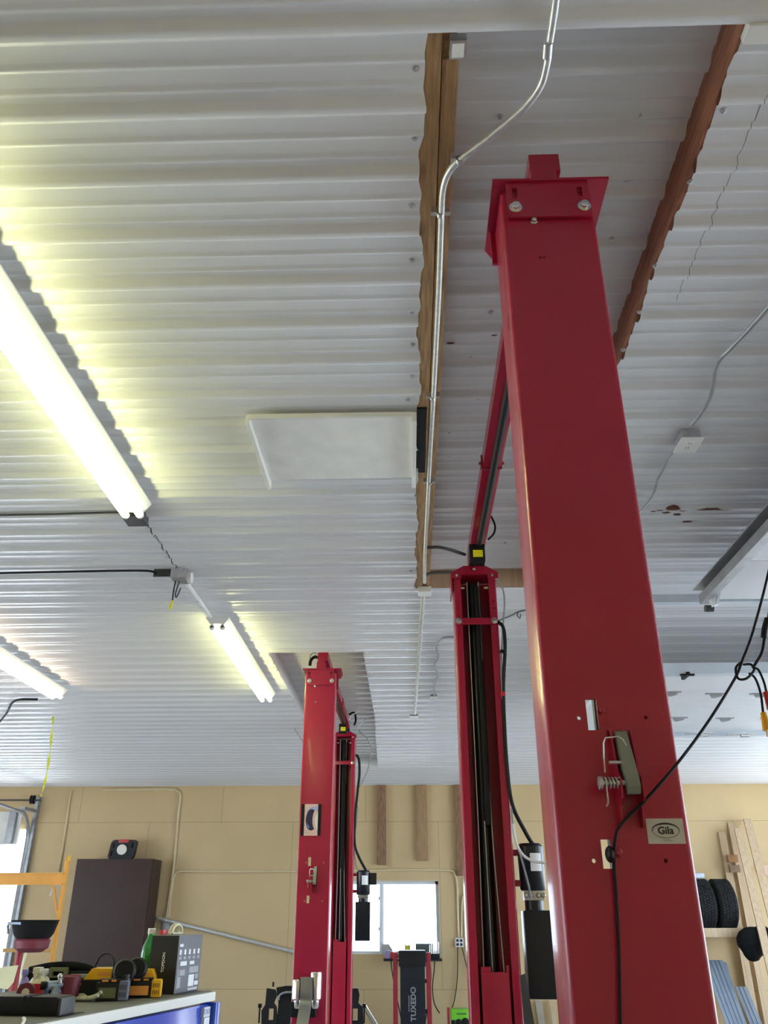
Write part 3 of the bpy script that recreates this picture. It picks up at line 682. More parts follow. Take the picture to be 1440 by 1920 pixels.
rk = PY(575, 1880, 6.84)
rack = MB(); rack.bx(rk.x - .105, rk.x + .075, 6.76, 6.84, rk.z - .085, rk.z + .01, bev=.01); obj('adapter_rack', rack, black_m, lift2)
def adapter(px, pyt, label):
    c = PY(px, pyt, 6.79); t = thing('lift_adapter', (c.x, 6.79, rk.z - .03), label, 'lift adapter', 'chrome lift adapters on the rack')
    mb = MB(); mb.lathe([(.030, rk.z + .02), (.040, rk.z + .03), (.041, c.z - .01), (.038, c.z)], (c.x, 6.775, 0), seg=24); obj('sleeve', mb, chrome_m, t)
    mb = MB(); mb.lathe([(.022, rk.z - .03), (.028, rk.z - .02), (.028, rk.z + .02)], (c.x, 6.775, 0), seg=20); obj('stem', mb, chrome_m, t)
adapter(560, 1836, 'shorter chrome lift adapter, left of the bent bar on the red post')
adapter(593, 1822, 'taller chrome lift adapter, right of the bent bar on the red post')
bp = [PY(x, y, Y) for x, y, Y in [(574, 1832, 6.72), (574, 1860, 6.70), (572, 1886, 6.68), (566, 1925, 6.60)]]
mb = MB(); prev = None
for p in catmull(bp, 6):
    R = [mb._v(p + V((-.042, 0, 0))), mb._v(p + V((.042, 0, 0))), mb._v(p + V((.042, .014, 0))), mb._v(p + V((-.042, .014, 0)))]
    if prev: mb.bridge(prev, R)
    else: mb.bm.faces.new(R)
    prev = R
mb.bm.faces.new(prev)
tag(obj('bent_steel_bar', mb, M('dark_bar_steel', (.16, .16, .18), .3, metal=.7)), 'wide bent steel bar hanging between the two chrome lift adapters', 'steel bar')

# ================================================================ CEILING FITTINGS
# fluorescent strip fixtures
def fixture(name, x, y0, y1, zb, tm, label, group='lit fluorescent strips'):
    f = thing(name, (x, (y0 + y1) / 2, zb), label, 'ceiling light', group)
    mb = MB(); mb.bx(x - .055, x + .055, y0, y1, zb + .035, zb + .085, bev=.004); mb.prism([(x - .085, zb + .085), (x - .085, zb + .078), (x - .055, zb + .040), (x + .055, zb + .040), (x + .085, zb + .078), (x + .085, zb + .085)], 'y', y0 + .004, y1 - .004); obj('housing', mb, white_m, f)
    for s_ in (-.038, .038):
        mb = MB(); mb.cyl((x + s_, y0 + .03, zb + .012), (x + s_, y1 - .03, zb + .012), .019, seg=14); obj('tube', mb, tm, f)
        for yy in (y0 + .012, y1 - .032):
            mb = MB(); mb.lathe([(.012, 0), (.020, .004), (.020, .02)], (x + s_, yy, zb + .012), axis=(0, 1, 0), seg=12); mb.bx(x + s_ - .010, x + s_ + .010, yy, yy + .016, zb + .01, zb + .04); obj('lamp_holder', mb, white_m, f)
    return f
ZF = CZ - .145
fixture('fluorescent_light', -1.42, 1.36, 3.80, ZF, tube_m, 'long lit fluorescent strip at the upper left, nearest of the three lit ones')
fixture('fluorescent_light', -1.375, 5.62, 7.90, ZF, tube_m, 'lit fluorescent strip at mid ceiling beside the far lift opening')
fixture('fluorescent_light', -3.36, 5.35, 7.72, ZF, tubew_m, 'lit fluorescent strip at the far left edge with a pinkish glow')
# hatch
a, b_ = PZ(465, 770, CZ), PZ(795, 888, CZ)
hx0, hx1, hy0, hy1 = a.x, .048, 3.03, 3.60
ht = thing('attic_hatch', ((hx0 + hx1) / 2, (hy0 + hy1) / 2, CZ - .066), 'white flat ceiling hatch cover framed by two side lips beside the timbers', 'hatch')
mb = MB(); mb.bx(hx0, hx1, hy0, hy1, CZ - .034, CZ - .0205); obj('hatch_board', mb, hatch_m, ht)
for n, (x0, x1) in enumerate(((hx0 - .008, hx0 + .010), (hx1 - .014, hx1 + .006))):
    mb = MB(); mb.bx(x0, x1, hy0 - .005, hy1 + .05, CZ - .066, CZ - .0195, bev=.002); obj('side_lip', mb, white_m, ht)
mb = MB(); mb.bx(hx0, hx1, hy0 - .008, hy0 + .006, CZ - .042, CZ - .0195); obj('front_lip', mb, white_m, ht)

# conduit
def cpts(lst, z): return [PZ(x, y, z) for x, y in lst]
cd = thing('electrical_conduit', PZ(830, 400, 3.63), 'long bent metal conduit running along the brown timbers past the near lift', 'conduit')
mb = MB(); mb.tube(cpts([(1046, -30), (1040, 20), (1031, 80), (1026, 118), (1014, 160), (985, 200), (940, 240), (900, 272), (868, 296), (845, 318), (832, 350), (828, 400), (823, 540), (814, 720), (806, 860), (801, 960), (797, 1040), (796, 1092)], 3.617), .0105, seg=10); obj('pipe', mb, galv_m, cd)
p0, p1 = cpts([(1028, 78), (1026, 106)], 3.617); mb = MB(); mb.cyl(p0, p1, .0145, seg=12); obj('coupling', mb, steel_m, cd)
for (x, y), w in zip([(826, 401), (862, 301), (811, 745), (805, 905)], (.03, .026, .03, .03)):
    c = PZ(x, y, 3.617); mb = MB(); mb.bx(c.x - w, c.x + w, c.y - .008, c.y + .008, 3.617, 3.640); mb.cyl(c + V((0, -.008, 0)), c + V((0, .008, 0)), .0128, seg=12); obj('strap', mb, steel_m, cd)
# small metal boxes
def box_thing(name, px, py, z0, w, d, h, m, label, cat='electrical box', cover=None, coverm=None):
    c = PZ(px, py, z0); t = thing(name, (c.x, c.y, z0 - h), label, cat)
    mb = MB(); mb.bx(c.x - w, c.x + w, c.y - d, c.y + d, z0 - h, z0, bev=.003); obj('box', mb, m, t)
    mb = MB(); mb.bx(c.x - w * (cover or .9), c.x + w * (cover or .9), c.y - d * (cover or .9), c.y + d * (cover or .9), z0 - h - .003, z0 - h); obj('cover', mb, coverm or m, t)
    return t, c
box_thing('junction_box', 858, 80, CZ + .02, .022, .026, .03, steel_m, 'small steel box at the top end of the double timbers', cover=.7, coverm=paper_m)
box_thing('junction_box', 796, 1104, CZ, .045, .05, .035, white_m, 'pale box at the lower end of the long bent conduit', cover=.95)
box_thing('junction_box', 776, 1340, CZ, .05, .10, .03, trackgrey_m, 'grey box where the thin far conduit ends on the ceiling')
box_thing('junction_box', 813, 1303, CZ, .035, .08, .03, trackgrey_m, 'small grey box at the end of the wavy ceiling cable')
t_, c_ = box_thing('outlet_box', 1288, 818, CZ - .015, .042, .055, .045, steel_m, 'ceiling outlet with a white cover plate right of the near lift', cover=1.25, coverm=white_m)
for dy in (-.02, .02):
    mb = MB(); mb.cyl((c_.x, c_.y + dy, CZ - .0655), (c_.x, c_.y + dy, CZ - .063), .016, seg=16)
    o = obj('receptacle', mb, white_m, t_)
    mb = MB()
    for dx in (-.006, .006): mb.bx(c_.x + dx - .0015, c_.x + dx + .0015, c_.y + dy - .005, c_.y + dy + .005, CZ - .0662, CZ - .065)
    obj('slots', mb, ink_m, o)
box_thing('junction_box', 254, 958, CZ, .055, .075, .06, dkgrey_m, 'dark grey box at the end of the nearest lit fluorescent strip')
t_, c_ = box_thing('junction_box', 340, 1070, CZ, .05, .06, .07, steel_m, 'cluttered grey box with a dangling yellow tag between two lit strips')
mb = MB(); mb.bx(c_.x - .17, c_.x + .02, c_.y - .03, c_.y - .02, CZ - .05, CZ); obj('mount_bar', mb, dkgrey_m, t_)
mb = MB(); mb.cyl((c_.x + .05, c_.y, CZ - .05), (c_.x + .075, c_.y, CZ - .05), .035, seg=14); obj('knockout', mb, white_m, t_)
mb = MB(); mb.tube([(c_.x - .03, c_.y, CZ - .07), (c_.x - .035, c_.y, CZ - .15), (c_.x - .04, c_.y + .02, CZ - .20)], .005, seg=6); obj('cord', mb, black_m, t_)
mb = MB(); mb.tube([(c_.x - .06, c_.y, CZ - .05), (c_.x + .01, c_.y - .02, CZ - .03), (c_.x + .03, c_.y - .07, CZ - .01)], .008, seg=6); obj('cord', mb, galv_m, t_)
mb = MB(); mb.tube([(c_.x - .005, c_.y, CZ - .07), (c_.x - .02, c_.y, CZ - .16), (c_.x - .01, c_.y, CZ - .18), (c_.x + .01, c_.y, CZ - .12)], .005, seg=6); obj('cord', mb, dkgrey_m, t_)
mb = MB(); mb.slab([(c_.x - .045, c_.y + .01, CZ - .20), (c_.x - .033, c_.y + .01, CZ - .20), (c_.x - .040, c_.y + .01, CZ - .26), (c_.x - .055, c_.y + .01, CZ - .255)], (0, .006, 0)); obj('yellow_tag', mb, yellowlab_m, t_)

def wire(name, pts, r, m, label, cat='cable'): mb = MB(); mb.tube(pts, r); return tag(obj(name, mb, m), label, cat)
wire('ceiling_conduit', cpts([(347, 1088), (378, 1132), (411, 1181)], CZ - .06), .012, white_m, 'straight pale conduit from the cluttered box to the middle lit strip', 'conduit')
wire('ceiling_conduit', cpts([(794, 1112), (787, 1210), (778, 1338)], CZ - .018), .014, galv_m, 'thin straight conduit running to the back from the pale box', 'conduit')
wire('ceiling_cable', cpts([(852, 1195), (832, 1196), (821, 1204), (819, 1218), (822, 1232), (815, 1246), (817, 1256), (821, 1268), (814, 1283), (815, 1303)], CZ - .02), .009, grey_m, 'short wavy grey cable on the ceiling left of the far lift hoses')
wire('ceiling_cable', cpts([(-20, 966), (90, 964), (160, 962), (238, 960)], CZ - .012), .006, dkgrey_m, 'dark cable running left from the nearest lit strip')
wire('ceiling_cable', cpts([(-20, 1075), (120, 1072), (270, 1070), (295, 1077), (325, 1076)], CZ - .03), .0075, black_m, 'dark cable running left from the cluttered box')
wire('ceiling_cable', cpts([(-8, 1362), (12, 1338), (28, 1314), (70, 1311)], CZ - .05), .012, black_m, 'black cable leading to the pinkish strip at the left edge')
wire('flexible_conduit', cpts([(1475, 540), (1440, 577), (1405, 617), (1372, 652), (1352, 672), (1342, 695), (1338, 720), (1330, 748), (1315, 775), (1296, 798)], CZ - .045), .0085, trackgrey_m, 'grey flexible conduit sagging from the right edge to the ceiling outlet', 'conduit')
wire('flexible_conduit', cpts([(1276, 836), (1258, 852), (1245, 878), (1234, 898), (1228, 920), (1217, 938), (1198, 958), (1188, 968)], CZ - .045), .0085, trackgrey_m, 'grey flexible conduit from the ceiling outlet behind the near post', 'conduit')
wire('armoured_cable', cpts([(800, 1027), (822, 1026), (845, 1031), (872, 1040)], 3.64), .010, dkgrey_m, 'short dark armoured cable from the conduit to the lift beam')
wire('armoured_cable', [PZ(793, 1092, 3.64), PZ(797, 1080, 3.63), PZ(812, 1074, 3.62), PZ(850, 1073, 3.60)], .010, dkgrey_m, 'dark armoured cable curving from the pale box to the lift head')
mb = MB(); mb.tube(cpts([(934, 1164), (960, 1153), (972, 1147), (990, 1143)], CZ - .02), .006, seg=6); mb.tube([PZ(972, 1147, CZ - .02), PZ(970, 1154, CZ - .03), PZ(975, 1159, CZ - .03), PZ(976, 1152, CZ - .03)], .005, seg=6)
tag(obj('wire_hook', mb, dkgrey_m), 'thin wire with a hook on the ceiling right of the near lift tie bar', 'hook')
# timber end bits, bracket at the top right corner
c = PZ(1418, 48, CZ); mb = MB(); mb.bx(c.x - .03, c.x + .06, c.y - .02, c.y + .03, CZ - .03, CZ, bev=.004); t = tag(obj('ceiling_bracket', mb, white_m), 'small white bracket at the upper right corner of the near opening', 'bracket')
# yellow strap hanging at the left
y0 = PZ(100, 1343, CZ)
mb = MB(); pts = [PY(x, y, y0.y) for x, y in [(100, 1340), (97, 1375), (92, 1420), (86, 1458), (77, 1493)]]; prev = None
for k, p in enumerate(catmull(pts, 6)):
    a = k * .5; d = V((math.cos(a), math.sin(a), 0)) * .014
    R = [mb._v(p - d), mb._v(p + d), mb._v(p + d + V((0, .003, 0))), mb._v(p - d + V((0, .003, 0)))]
    if prev: mb.bridge(prev, R)
    else: mb.bm.faces.new(R)
    prev = R
mb.bm.faces.new(prev); tag(obj('hanging_strap', mb, strap_m), 'twisted yellow strap hanging from the ceiling at the far left', 'strap')

# ================================================================ HANGING CORDS AT THE RIGHT
YC = 1.66
def cy(lst): return [PY(x, y, Y) for x, y, Y in lst]
cord = thing('extension_cord', PY(1390, 1255, 1.80), 'black cord slanting across the near red post from a loose knot at the right', 'cord')
mb = MB(); mb.tube(cy([(1446, 1050, 1.9), (1432, 1110, 1.88), (1410, 1190, 1.83), (1392, 1238, 1.80), (1378, 1272, 1.78), (1330, 1350, 1.72), (1275, 1425, 1.655), (1215, 1495, 1.66), (1165, 1545, 1.665), (1153, 1575, 1.668), (1151, 1620, 1.685), (1155, 1680, 1.69), (1160, 1780, 1.69), (1163, 1945, 1.69)]), .0030, seg=8); obj('wire', mb, black_m, cord)
c = PY(1146, 1601, 1.67); mb = MB(); mb.ball((c.x, 1.682, c.z), .0085, .016, .015, seg=16); obj('plug', mb, plastic_m, cord)
mb = MB(); mb.tube(cy([(1392, 1240, 1.80), (1380, 1252, 1.79), (1384, 1272, 1.78), (1400, 1272, 1.78), (1414, 1256, 1.80), (1408, 1246, 1.82), (1394, 1246, 1.81)]), .0028, seg=8); obj('knot', mb, black_m, cord)
cord2 = thing('cord_splitter', PY(1435, 1190, 1.82), 'black cord with a moulded splitter hanging at the right edge', 'cord')
mb = MB(); mb.tube(cy([(1446, 1120, 1.84), (1440, 1165, 1.82), (1434, 1195, 1.82), (1428, 1225, 1.81), (1412, 1252, 1.80)]), .0034, seg=8); obj('wire', mb, black_m, cord2)
mb = MB(); mb.tube(cy([(1439, 1160, 1.82), (1434, 1178, 1.82), (1432, 1195, 1.82)]), .0068, seg=10); obj('splitter', mb, black_m, cord2)
mb = MB(); mb.tube(cy([(1412, 1252, 1.80), (1422, 1256, 1.80), (1432, 1278, 1.80), (1437, 1298, 1.80)]), .0026, seg=8); obj('wire', mb, black_m, cord2)
mb = MB(); mb.tube(cy([(1404, 1262, 1.80), (1416, 1272, 1.80), (1426, 1300, 1.80), (1431, 1338, 1.80)]), .0026, seg=8); obj('wire', mb, black_m, cord2)
a, b_ = cy([(1436, 1297, 1.80), (1446, 1330, 1.80)]); mb = MB(); mb.cyl(a, b_, .006, .009, seg=12); obj('red_plug', mb, redplas_m, cord2)
a, b_ = cy([(1431, 1336, 1.80), (1441, 1378, 1.80)]); mb = MB(); mb.cyl(a, a.lerp(b_, .8), .006, .010, seg=12)
for s_ in (-.003, .003): mb.cyl(a.lerp(b_, .8) + V((s_, 0, 0)), b_ + V((s_, 0, -.004)), .0015, seg=6)
obj('yellow_plug', mb, yellow_m, cord2)

# ================================================================ FAR WALL FITTINGS
def wtube(name, lst, r, m, label, off=.025, cat='conduit'): return wire(name, [PY(x, y, WY - off) for x, y in lst], r * (1.45 if cat == 'conduit' else 1), m, label, cat)
wtube('wall_conduit', [(860, 1757), (858, 1700), (857, 1660), (853, 1641), (840, 1632), (760, 1631), (640, 1633), (480, 1634), (360, 1634), (338, 1634), (327, 1641), (322, 1665), (316, 1718)], .013, tan_conduit_m, 'tan painted conduit running level across the far wall between two outlets')
wtube('wall_conduit', [(192, 1481), (260, 1480), (318, 1480), (332, 1483), (338, 1493), (334, 1530), (325, 1630), (312, 1720)], .014, tan_conduit_m, 'tan painted conduit under the ceiling edge bending down beside the brown cabinet')
wtube('wall_conduit', [(134, 1482), (130, 1500), (122, 1560), (110, 1635)], .012, tan_conduit_m, 'thin tan conduit going down the wall beside the orange scaffold')
wtube('wall_conduit', [(865, 1757), (866, 1700), (869, 1680), (876, 1674)], .011, tan_conduit_m, 'short tan conduit beside the second window frame')
def woutlet(px, py, label, m=white_m):
    c = PY(px, py, WY); t = thing('wall_outlet', (c.x, WY, c.z - .06), label, 'outlet')
    mb = MB(); mb.bx(c.x - .065, c.x + .065, WY - .05, WY, c.z - .065, c.z + .065, bev=.006); obj('box', mb, m, t)
    for dx in (-.03, .03):
        for dz in (-.028, .028):
            mb = MB(); mb.cyl((c.x + dx, WY - .056, c.z + dz), (c.x + dx, WY - .05, c.z + dz), .020, seg=12); obj('receptacle', mb, navy_m if m is white_m else trackgrey_m, t)
woutlet(861, 1767, 'white double outlet on the wall between the two windows')
woutlet(312, 1735, 'grey double outlet on the wall beside the brown cabinet', trackgrey_m)
def cordw(lst, label, r=.007): wtube('power_cord', lst, r, black_m, label, .04, 'cord')
cordw([(858, 1776), (858, 1820), (856, 1850), (851, 1880), (845, 1895)], 'black power cord from the wall outlet down to the green charger')
cordw([(866, 1776), (873, 1805), (879, 1830)], 'black power cord from the wall outlet to the right lift post')
pa, pb_ = PY(296, 1722, WY - .06), PY(548, 1784, WY - .06)
mb = MB(); mb.tube([pa, pb_, PY(640, 1806, WY - .06)], .030, seg=12, smooth=False); tag(obj('sloping_pipe', mb, galv_m), 'grey galvanised pipe sloping down across the far wall', 'pipe')

# ================================================================ BROWN CABINET, LAMP, SCAFFOLD, OIL DRAIN
cb = thing('steel_cabinet', (-4.7, 14.25, .0), 'tall brown steel cabinet against the far wall', 'cabinet')
mb = MB(); mb.bx(-5.32, -4.09, 14.02, 14.50, .95, 2.45, bev=.006); obj('body', mb, brown_m, cb)
mb = MB(); mb.bx(-5.31, -4.10, 14.0, 14.018, .97, 2.44, bev=.004); obj('door', mb, brown_m, cb)
mb = MB(); mb.bx(-5.30, -4.11, 14.04, 14.48, 0, .95); obj('stand', mb, dkgrey_m, cb)
for z in (2.3, 1.9, 1.4):
    mb = MB(); mb.cyl((-4.10, 14.01, z - .04), (-4.10, 14.01, z + .04), .010, seg=8); obj('hinge', mb, brown_m, cb)
wl_ = thing('work_light', (-4.66, 14.2, 2.452), 'black and red portable work light standing on the brown cabinet', 'work light')
lc = V((-4.66, 14.2, 2.60)); Rk = Matrix.Rotation(math.radians(-6), 3, 'Y')
def rr_poly(w, h, r, sk=0):
    out = []
    for cx_, cz_, a0 in ((w - r, h - r, 0), (-w + r, h - r, H), (-w + r, -h + r, 2 * H), (w - r, -h + r, 3 * H)):
        for k in range(5):
            a = a0 + k * H / 4; x, z = cx_ + r * math.cos(a), cz_ + r * math.sin(a); out.append((lc.x + x + sk * z, lc.z + z))
    return out
mb = MB(); mb.prism(rr_poly(.21, .145, .06, .14), 'y', 14.16, 14.25); body = obj('body', mb, plastic_m, wl_)
cc = MB()
for dx, dz in ((-.150, .06), (-.170, -.06), (.160, .06)): cc.bx(lc.x + dx - .014, lc.x + dx + .014, 14.1, 14.3, lc.z + dz - .04, lc.z + dz + .04)
cut(body, cc)
mb = MB(); mb.cyl((lc.x, 14.13, lc.z - .005), (lc.x, 14.17, lc.z - .005), .078, seg=28); obj('lens', mb, lens_m, wl_)
mb = MB(); mb.bx(lc.x - .075, lc.x + .095, 14.15, 14.26, lc.z + .10, lc.z + .150, bev=.006); obj('red_grip', mb, redplas_m, wl_)

sc_ = thing('scaffold', (-4.3, 10.1, 0), 'orange rolling scaffold at the left in front of the far overhead door', 'scaffold')
SY = 10.0
sx1 = -3.90
mb = MB(); mb.bx(sx1 - .02, sx1 + .02, SY - .02, SY + .02, .12, 2.20, bev=.004); obj('upright', mb, orange_m, sc_)
mb = MB(); mb.bx(sx1 - .30, sx1 - .26, SY + .70, SY + .74, .12, 2.0, bev=.004); obj('upright', mb, orange_m, sc_)
mb = MB(); mb.bx(sx1 - 1.9, sx1 - 1.86, SY - .02, SY + .02, .12, 2.20, bev=.004); obj('upright', mb, orange_m, sc_)
mb = MB(); mb.bx(sx1 - 1.9, sx1 - 1.86, SY + .70, SY + .74, .12, 2.20, bev=.004); obj('upright', mb, orange_m, sc_)
mb = MB(); mb.bx(sx1 - 1.88, sx1 - .015, SY - .035, SY - .005, 1.95, 1.965); mb.bx(sx1 - 1.88, sx1 - .015, SY - .035, SY - .005, 2.06, 2.075); mb.bx(sx1 - 1.88, sx1 - .015, SY - .02, SY - .012, 1.965, 2.06); obj('side_truss', mb, orange_m, sc_)
mb = MB(); mb.slab([PY(97, 1660, SY), PY(101, 1660, SY), PY(111, 1735, SY), PY(108, 1742, SY)], (0, .02, 0)); obj('brace', mb, orange_m, sc_)
mb = MB(); mb.cyl((sx1 + .005, SY + .02, 2.18), (sx1 + .005, SY + .02, 2.26), .016, seg=10); mb.cyl((sx1 - .03, SY + .02, 2.14), (sx1 - .03, SY + .02, 2.24), .010, seg=8); obj('lock_pin', mb, yellow_m, sc_)
for z in (1.555, 1.275):
    mb = MB(); mb.bx(sx1 - .88, sx1 - .30, SY + .705, SY + .735, z - .02, z + .02); obj('rung', mb, M('scaffold_rung_%d' % (z * 100), (.45, .24, .06), .5, var=.1), sc_)
mb = MB(); mb.tube([(sx1 - .15, SY + .1, 1.92), (sx1 - .13, SY + .1, 1.95), (sx1 - .10, SY + .1, 1.95), (sx1 - .05, SY + .1, 1.94)], .008, seg=6); mb.tube([(sx1 - .16, SY + .1, 1.93), (sx1 - .18, SY + .1, 1.84)], .008, seg=6, smooth=False); obj('wire_catch', mb, greytape_m, sc_)

od = thing('oil_drain', (-4.20, 9.5, 0), 'black oil drain bowl on a red stand in front of the orange scaffold', 'oil drain')
P0 = PY(62, 1755, 9.5); ox, oz = P0.x, P0.z; s0 = 9.5 * .62 / 1000
mb = MB(); n = 28
prof = [(.09, oz - .03), (.17, oz - .02), (.20, oz + .02), (.235, oz + .14), (.245, oz + .15), (.235, oz + .15), (.18, oz + .03), (.05, oz + .02)]
mb.lathe(prof, (ox, 9.5, 0), seg=n); obj('bowl', mb, black_m, od)
mb = MB(); mb.lathe([(.11, oz - .15), (.17, oz - .11), (.18, oz - .04), (.16, oz - .02)], (ox, 9.5, 0), seg=n); obj('red_tank', mb, maroon_m, od)
mb = MB(); mb.cyl((ox - .11, 9.5, .1), (ox - .11, 9.5, oz - .13), .035, seg=14); obj('stand_pipe', mb, dkred_m, od)
mb = MB(); mb.tube([(ox + .0, 9.4, oz - .15), (ox - .01, 9.38, oz - .3), (ox + .01, 9.4, oz - .5)], .012, seg=8); obj('drain_hose', mb, cream_m, od)
mb = MB(); mb.tube([(ox - .25, 9.45, oz + .02), (ox - .262, 9.45, oz + .10), (ox - .20, 9.36, oz + .118), (ox - .06, 9.27, oz + .12)], .014, seg=8); obj('handle', mb, sheet_m, od)
mb = MB(); mb.lathe([(.25, 0), (.26, .05), (.20, .10), (.04, .12)], (ox - .11, 9.5, 0), seg=n); obj('base', mb, maroon_m, od)

# ================================================================ BLUE CHEST AND WHAT STANDS ON IT
CH = 1.40
corner = V((-.720, 3.455, CH)); CT = Matrix.Translation(corner) @ Matrix.Rotation(math.radians(-13.64), 4, 'Z'); CI = CT.inverted()
def onchest(px, py): return CI @ PZ(px, py, CH)
def LY(px, py, base):   # a point at the depth of the standing spot `base` (chest coordinates)
    return CI @ PY(px, py, (CT @ base).y)
chest = thing('tool_chest', CT @ V((-.35, -1.0, -CH)), 'blue tool chest with a white top edge at the lower left', 'tool chest')
mb = MB(CT); mb.bx(-.70, -.012, -2.2, -.006, -1.30, -.040, bev=.004); obj('body', mb, blue_m, chest)
mb = MB(CT); mb.bx(-.71, 0, -2.25, 0, -.032, -.004, bev=.003); obj('top_trim', mb, chesttrim_m, chest)
mb = MB(CT); mb.bx(-.70, -.012, -2.24, -.010, -.004, 0); obj('top_mat', mb, chesttop_m, chest)
mb = MB(CT); mb.bx(-.05, .016, -.022, .012, -1.30, -.036, bev=.003); obj('corner_post', mb, blue_m, chest)
for k in range(4):
    mb = MB(CT); mb.bx(-.014, .002, -2.1, -.12, -.10 - (k + 1) * .28, -.11 - k * .28, bev=.003); d = obj('drawer', mb, blue_m, chest)
    mb = MB(CT); mb.bx(.002, .014, -1.9, -.3, -.125 - k * .28, -.112 - k * .28); obj('handle', mb, steel_m, d)
mb = MB(CT); mb.bx(-.0125, .0005, -.085, -.036, -.078, -.047); st = obj('sticker', mb, greytape_m, chest); st['label'] = 'small silver sticker at the chest corner'
mb = MB(CT); mb.bx(-.0125, .0005, -.078, -.036, -.108, -.080); obj('sticker', mb, label_m, chest)
SF = lambda y, z, x=.001: CT @ Matrix.Translation((x, y, z)) @ Matrix.Rotation(H, 4, 'Z') @ Matrix.Rotation(H, 4, 'X')   # print on faces towards +x
text('sticker_lettering', 'OXX', .022, bluep_m, st, SF(-.060, -.062, .001), extrude=.0003)
mb = MB(CT); mb.bx(-.70, -.02, -2.2, -.05, -1.40, -1.30); obj('plinth', mb, black_m, chest)

bx = thing('tool_carton', CT @ V((-.12, -.02, 0)), 'black and grey printed carton standing on the blue chest', 'carton')
K = dict(x0=-.175, x1=-.065, y0=-.200, y1=.0 - .012 + .165 - .165 + .0)
by0, by1, bh = -.202, -.020, .183
# long face towards +x, black end towards the camera
by1 = by0 + .182
mb = MB(CT); mb.bx(-.170, -.063, by0, by1, .001, bh, bev=.0015); carton = obj('shell', mb, boxgrey_m, bx)
mb = MB(CT); mb.bx(-.170, -.0645, by0 - .0008, by0, .002, bh - .001); bf = obj('black_end', mb, ink_m, carton)
EF = lambda x, z: CT @ Matrix.Translation((x, by0 - .0012, z)) @ Matrix.Rotation(H, 4, 'X') @ Matrix.Rotation(H, 4, 'Z')
text('end_lettering', 'TOPDON', .0145, label_m, bf, EF(-.116, .098), extrude=.0003, bold=.0003)
def prt(y0, y1, z0, z1, m, name='print_block'):
    mb = MB(CT); L_ = by1 - by0; mb.bx(-.0632, -.0622, by0 + y0 * L_, by0 + y1 * L_, z0 * bh, z1 * bh); obj(name, mb, m, carton)
prt(.06, .20, .80, .85, label_m)
for k in range(5):
    y = .07 + k * .19; prt(y, y + .075, .66, .75, label_m, 'print_icon'); prt(y - .01, y + .09, .58, .63, labelg_m, 'print_caption')
prt(.14, .40, .47, .545, label_m); prt(.06, .10, .08, .42, labelg_m); prt(.14, .36, .30, .40, labelg_m); prt(.10, .20, .10, .28, labelg_m)
prt(.53, .72, .48, .54, label_m); prt(.53, .92, .33, .44, labelg_m); prt(.53, .76, .10, .30, label_m, 'print_barcode'); prt(.80, .93, .22, .30, labelg_m); prt(.79, .95, .11, .18, label_m)
for k in range(7): prt(.54 + k * .058, .565 + k * .058 + .012, .03, .075, label_m, 'print_mark')
text('print_heading', 'Battery Tester', .007, labelg_m, carton, SF(by0 + .13, bh * .92, -.062), extrude=.0002) if False else None
# pale cable coil on the box
b0 = V((-.115, -.03, 0))
mb = MB()
for dx in (0, .012): mb.tube([CT @ V((-.14 - dx, -.115, bh + .004)), CT @ V((-.14 - dx, -.105, bh + .024)), CT @ V((-.14 - dx, -.075, bh + .034)), CT @ V((-.14 - dx, -.045, bh + .022)), CT @ V((-.14 - dx, -.04, bh + .004))], .0042, seg=8)
mb.tube([CT @ V((-.152, -.115, bh + .004)), CT @ V((-.14, -.04, bh + .004))], .004, seg=6, smooth=False)
tag(obj('cable_coil', mb, cream_m), 'cream cable looped on top of the printed carton', 'cable')
mb = MB(CT); mb.bx(-.166, -.150, -.165, -.130, bh + .001, bh + .017, bev=.003); tag(obj('red_cap', mb, redplas_m), 'small red cap on top of the printed carton', 'cap')

# soda bottle
bb = onchest(272, 1861); bt = thing('soda_bottle', CT @ bb, 'green soda bottle with a white cap beside the printed carton', 'bottle')
BC = CT @ V((bb.x, bb.y, 0)); hb = .196
mb = MB(); mb.lathe([(.024, 0), (.029, .008), (.029, .06), (.027, .075), (.029, .09), (.029, .125), (.024, .150), (.012, .175), (.0115, .187)], BC, seg=24); obj('body', mb, bottle_m, bt)
mb = MB(); mb.lathe([(.022, .004), (.027, .010), (.027, .06), (.025, .075), (.027, .09), (.027, .118)], BC, seg=20); obj('drink', mb, drink_m, bt)
mb = MB(); mb.lathe([(.0142, .187), (.0142, .203), (.012, .205)], BC, seg=20); obj('cap', mb, white_m, bt)

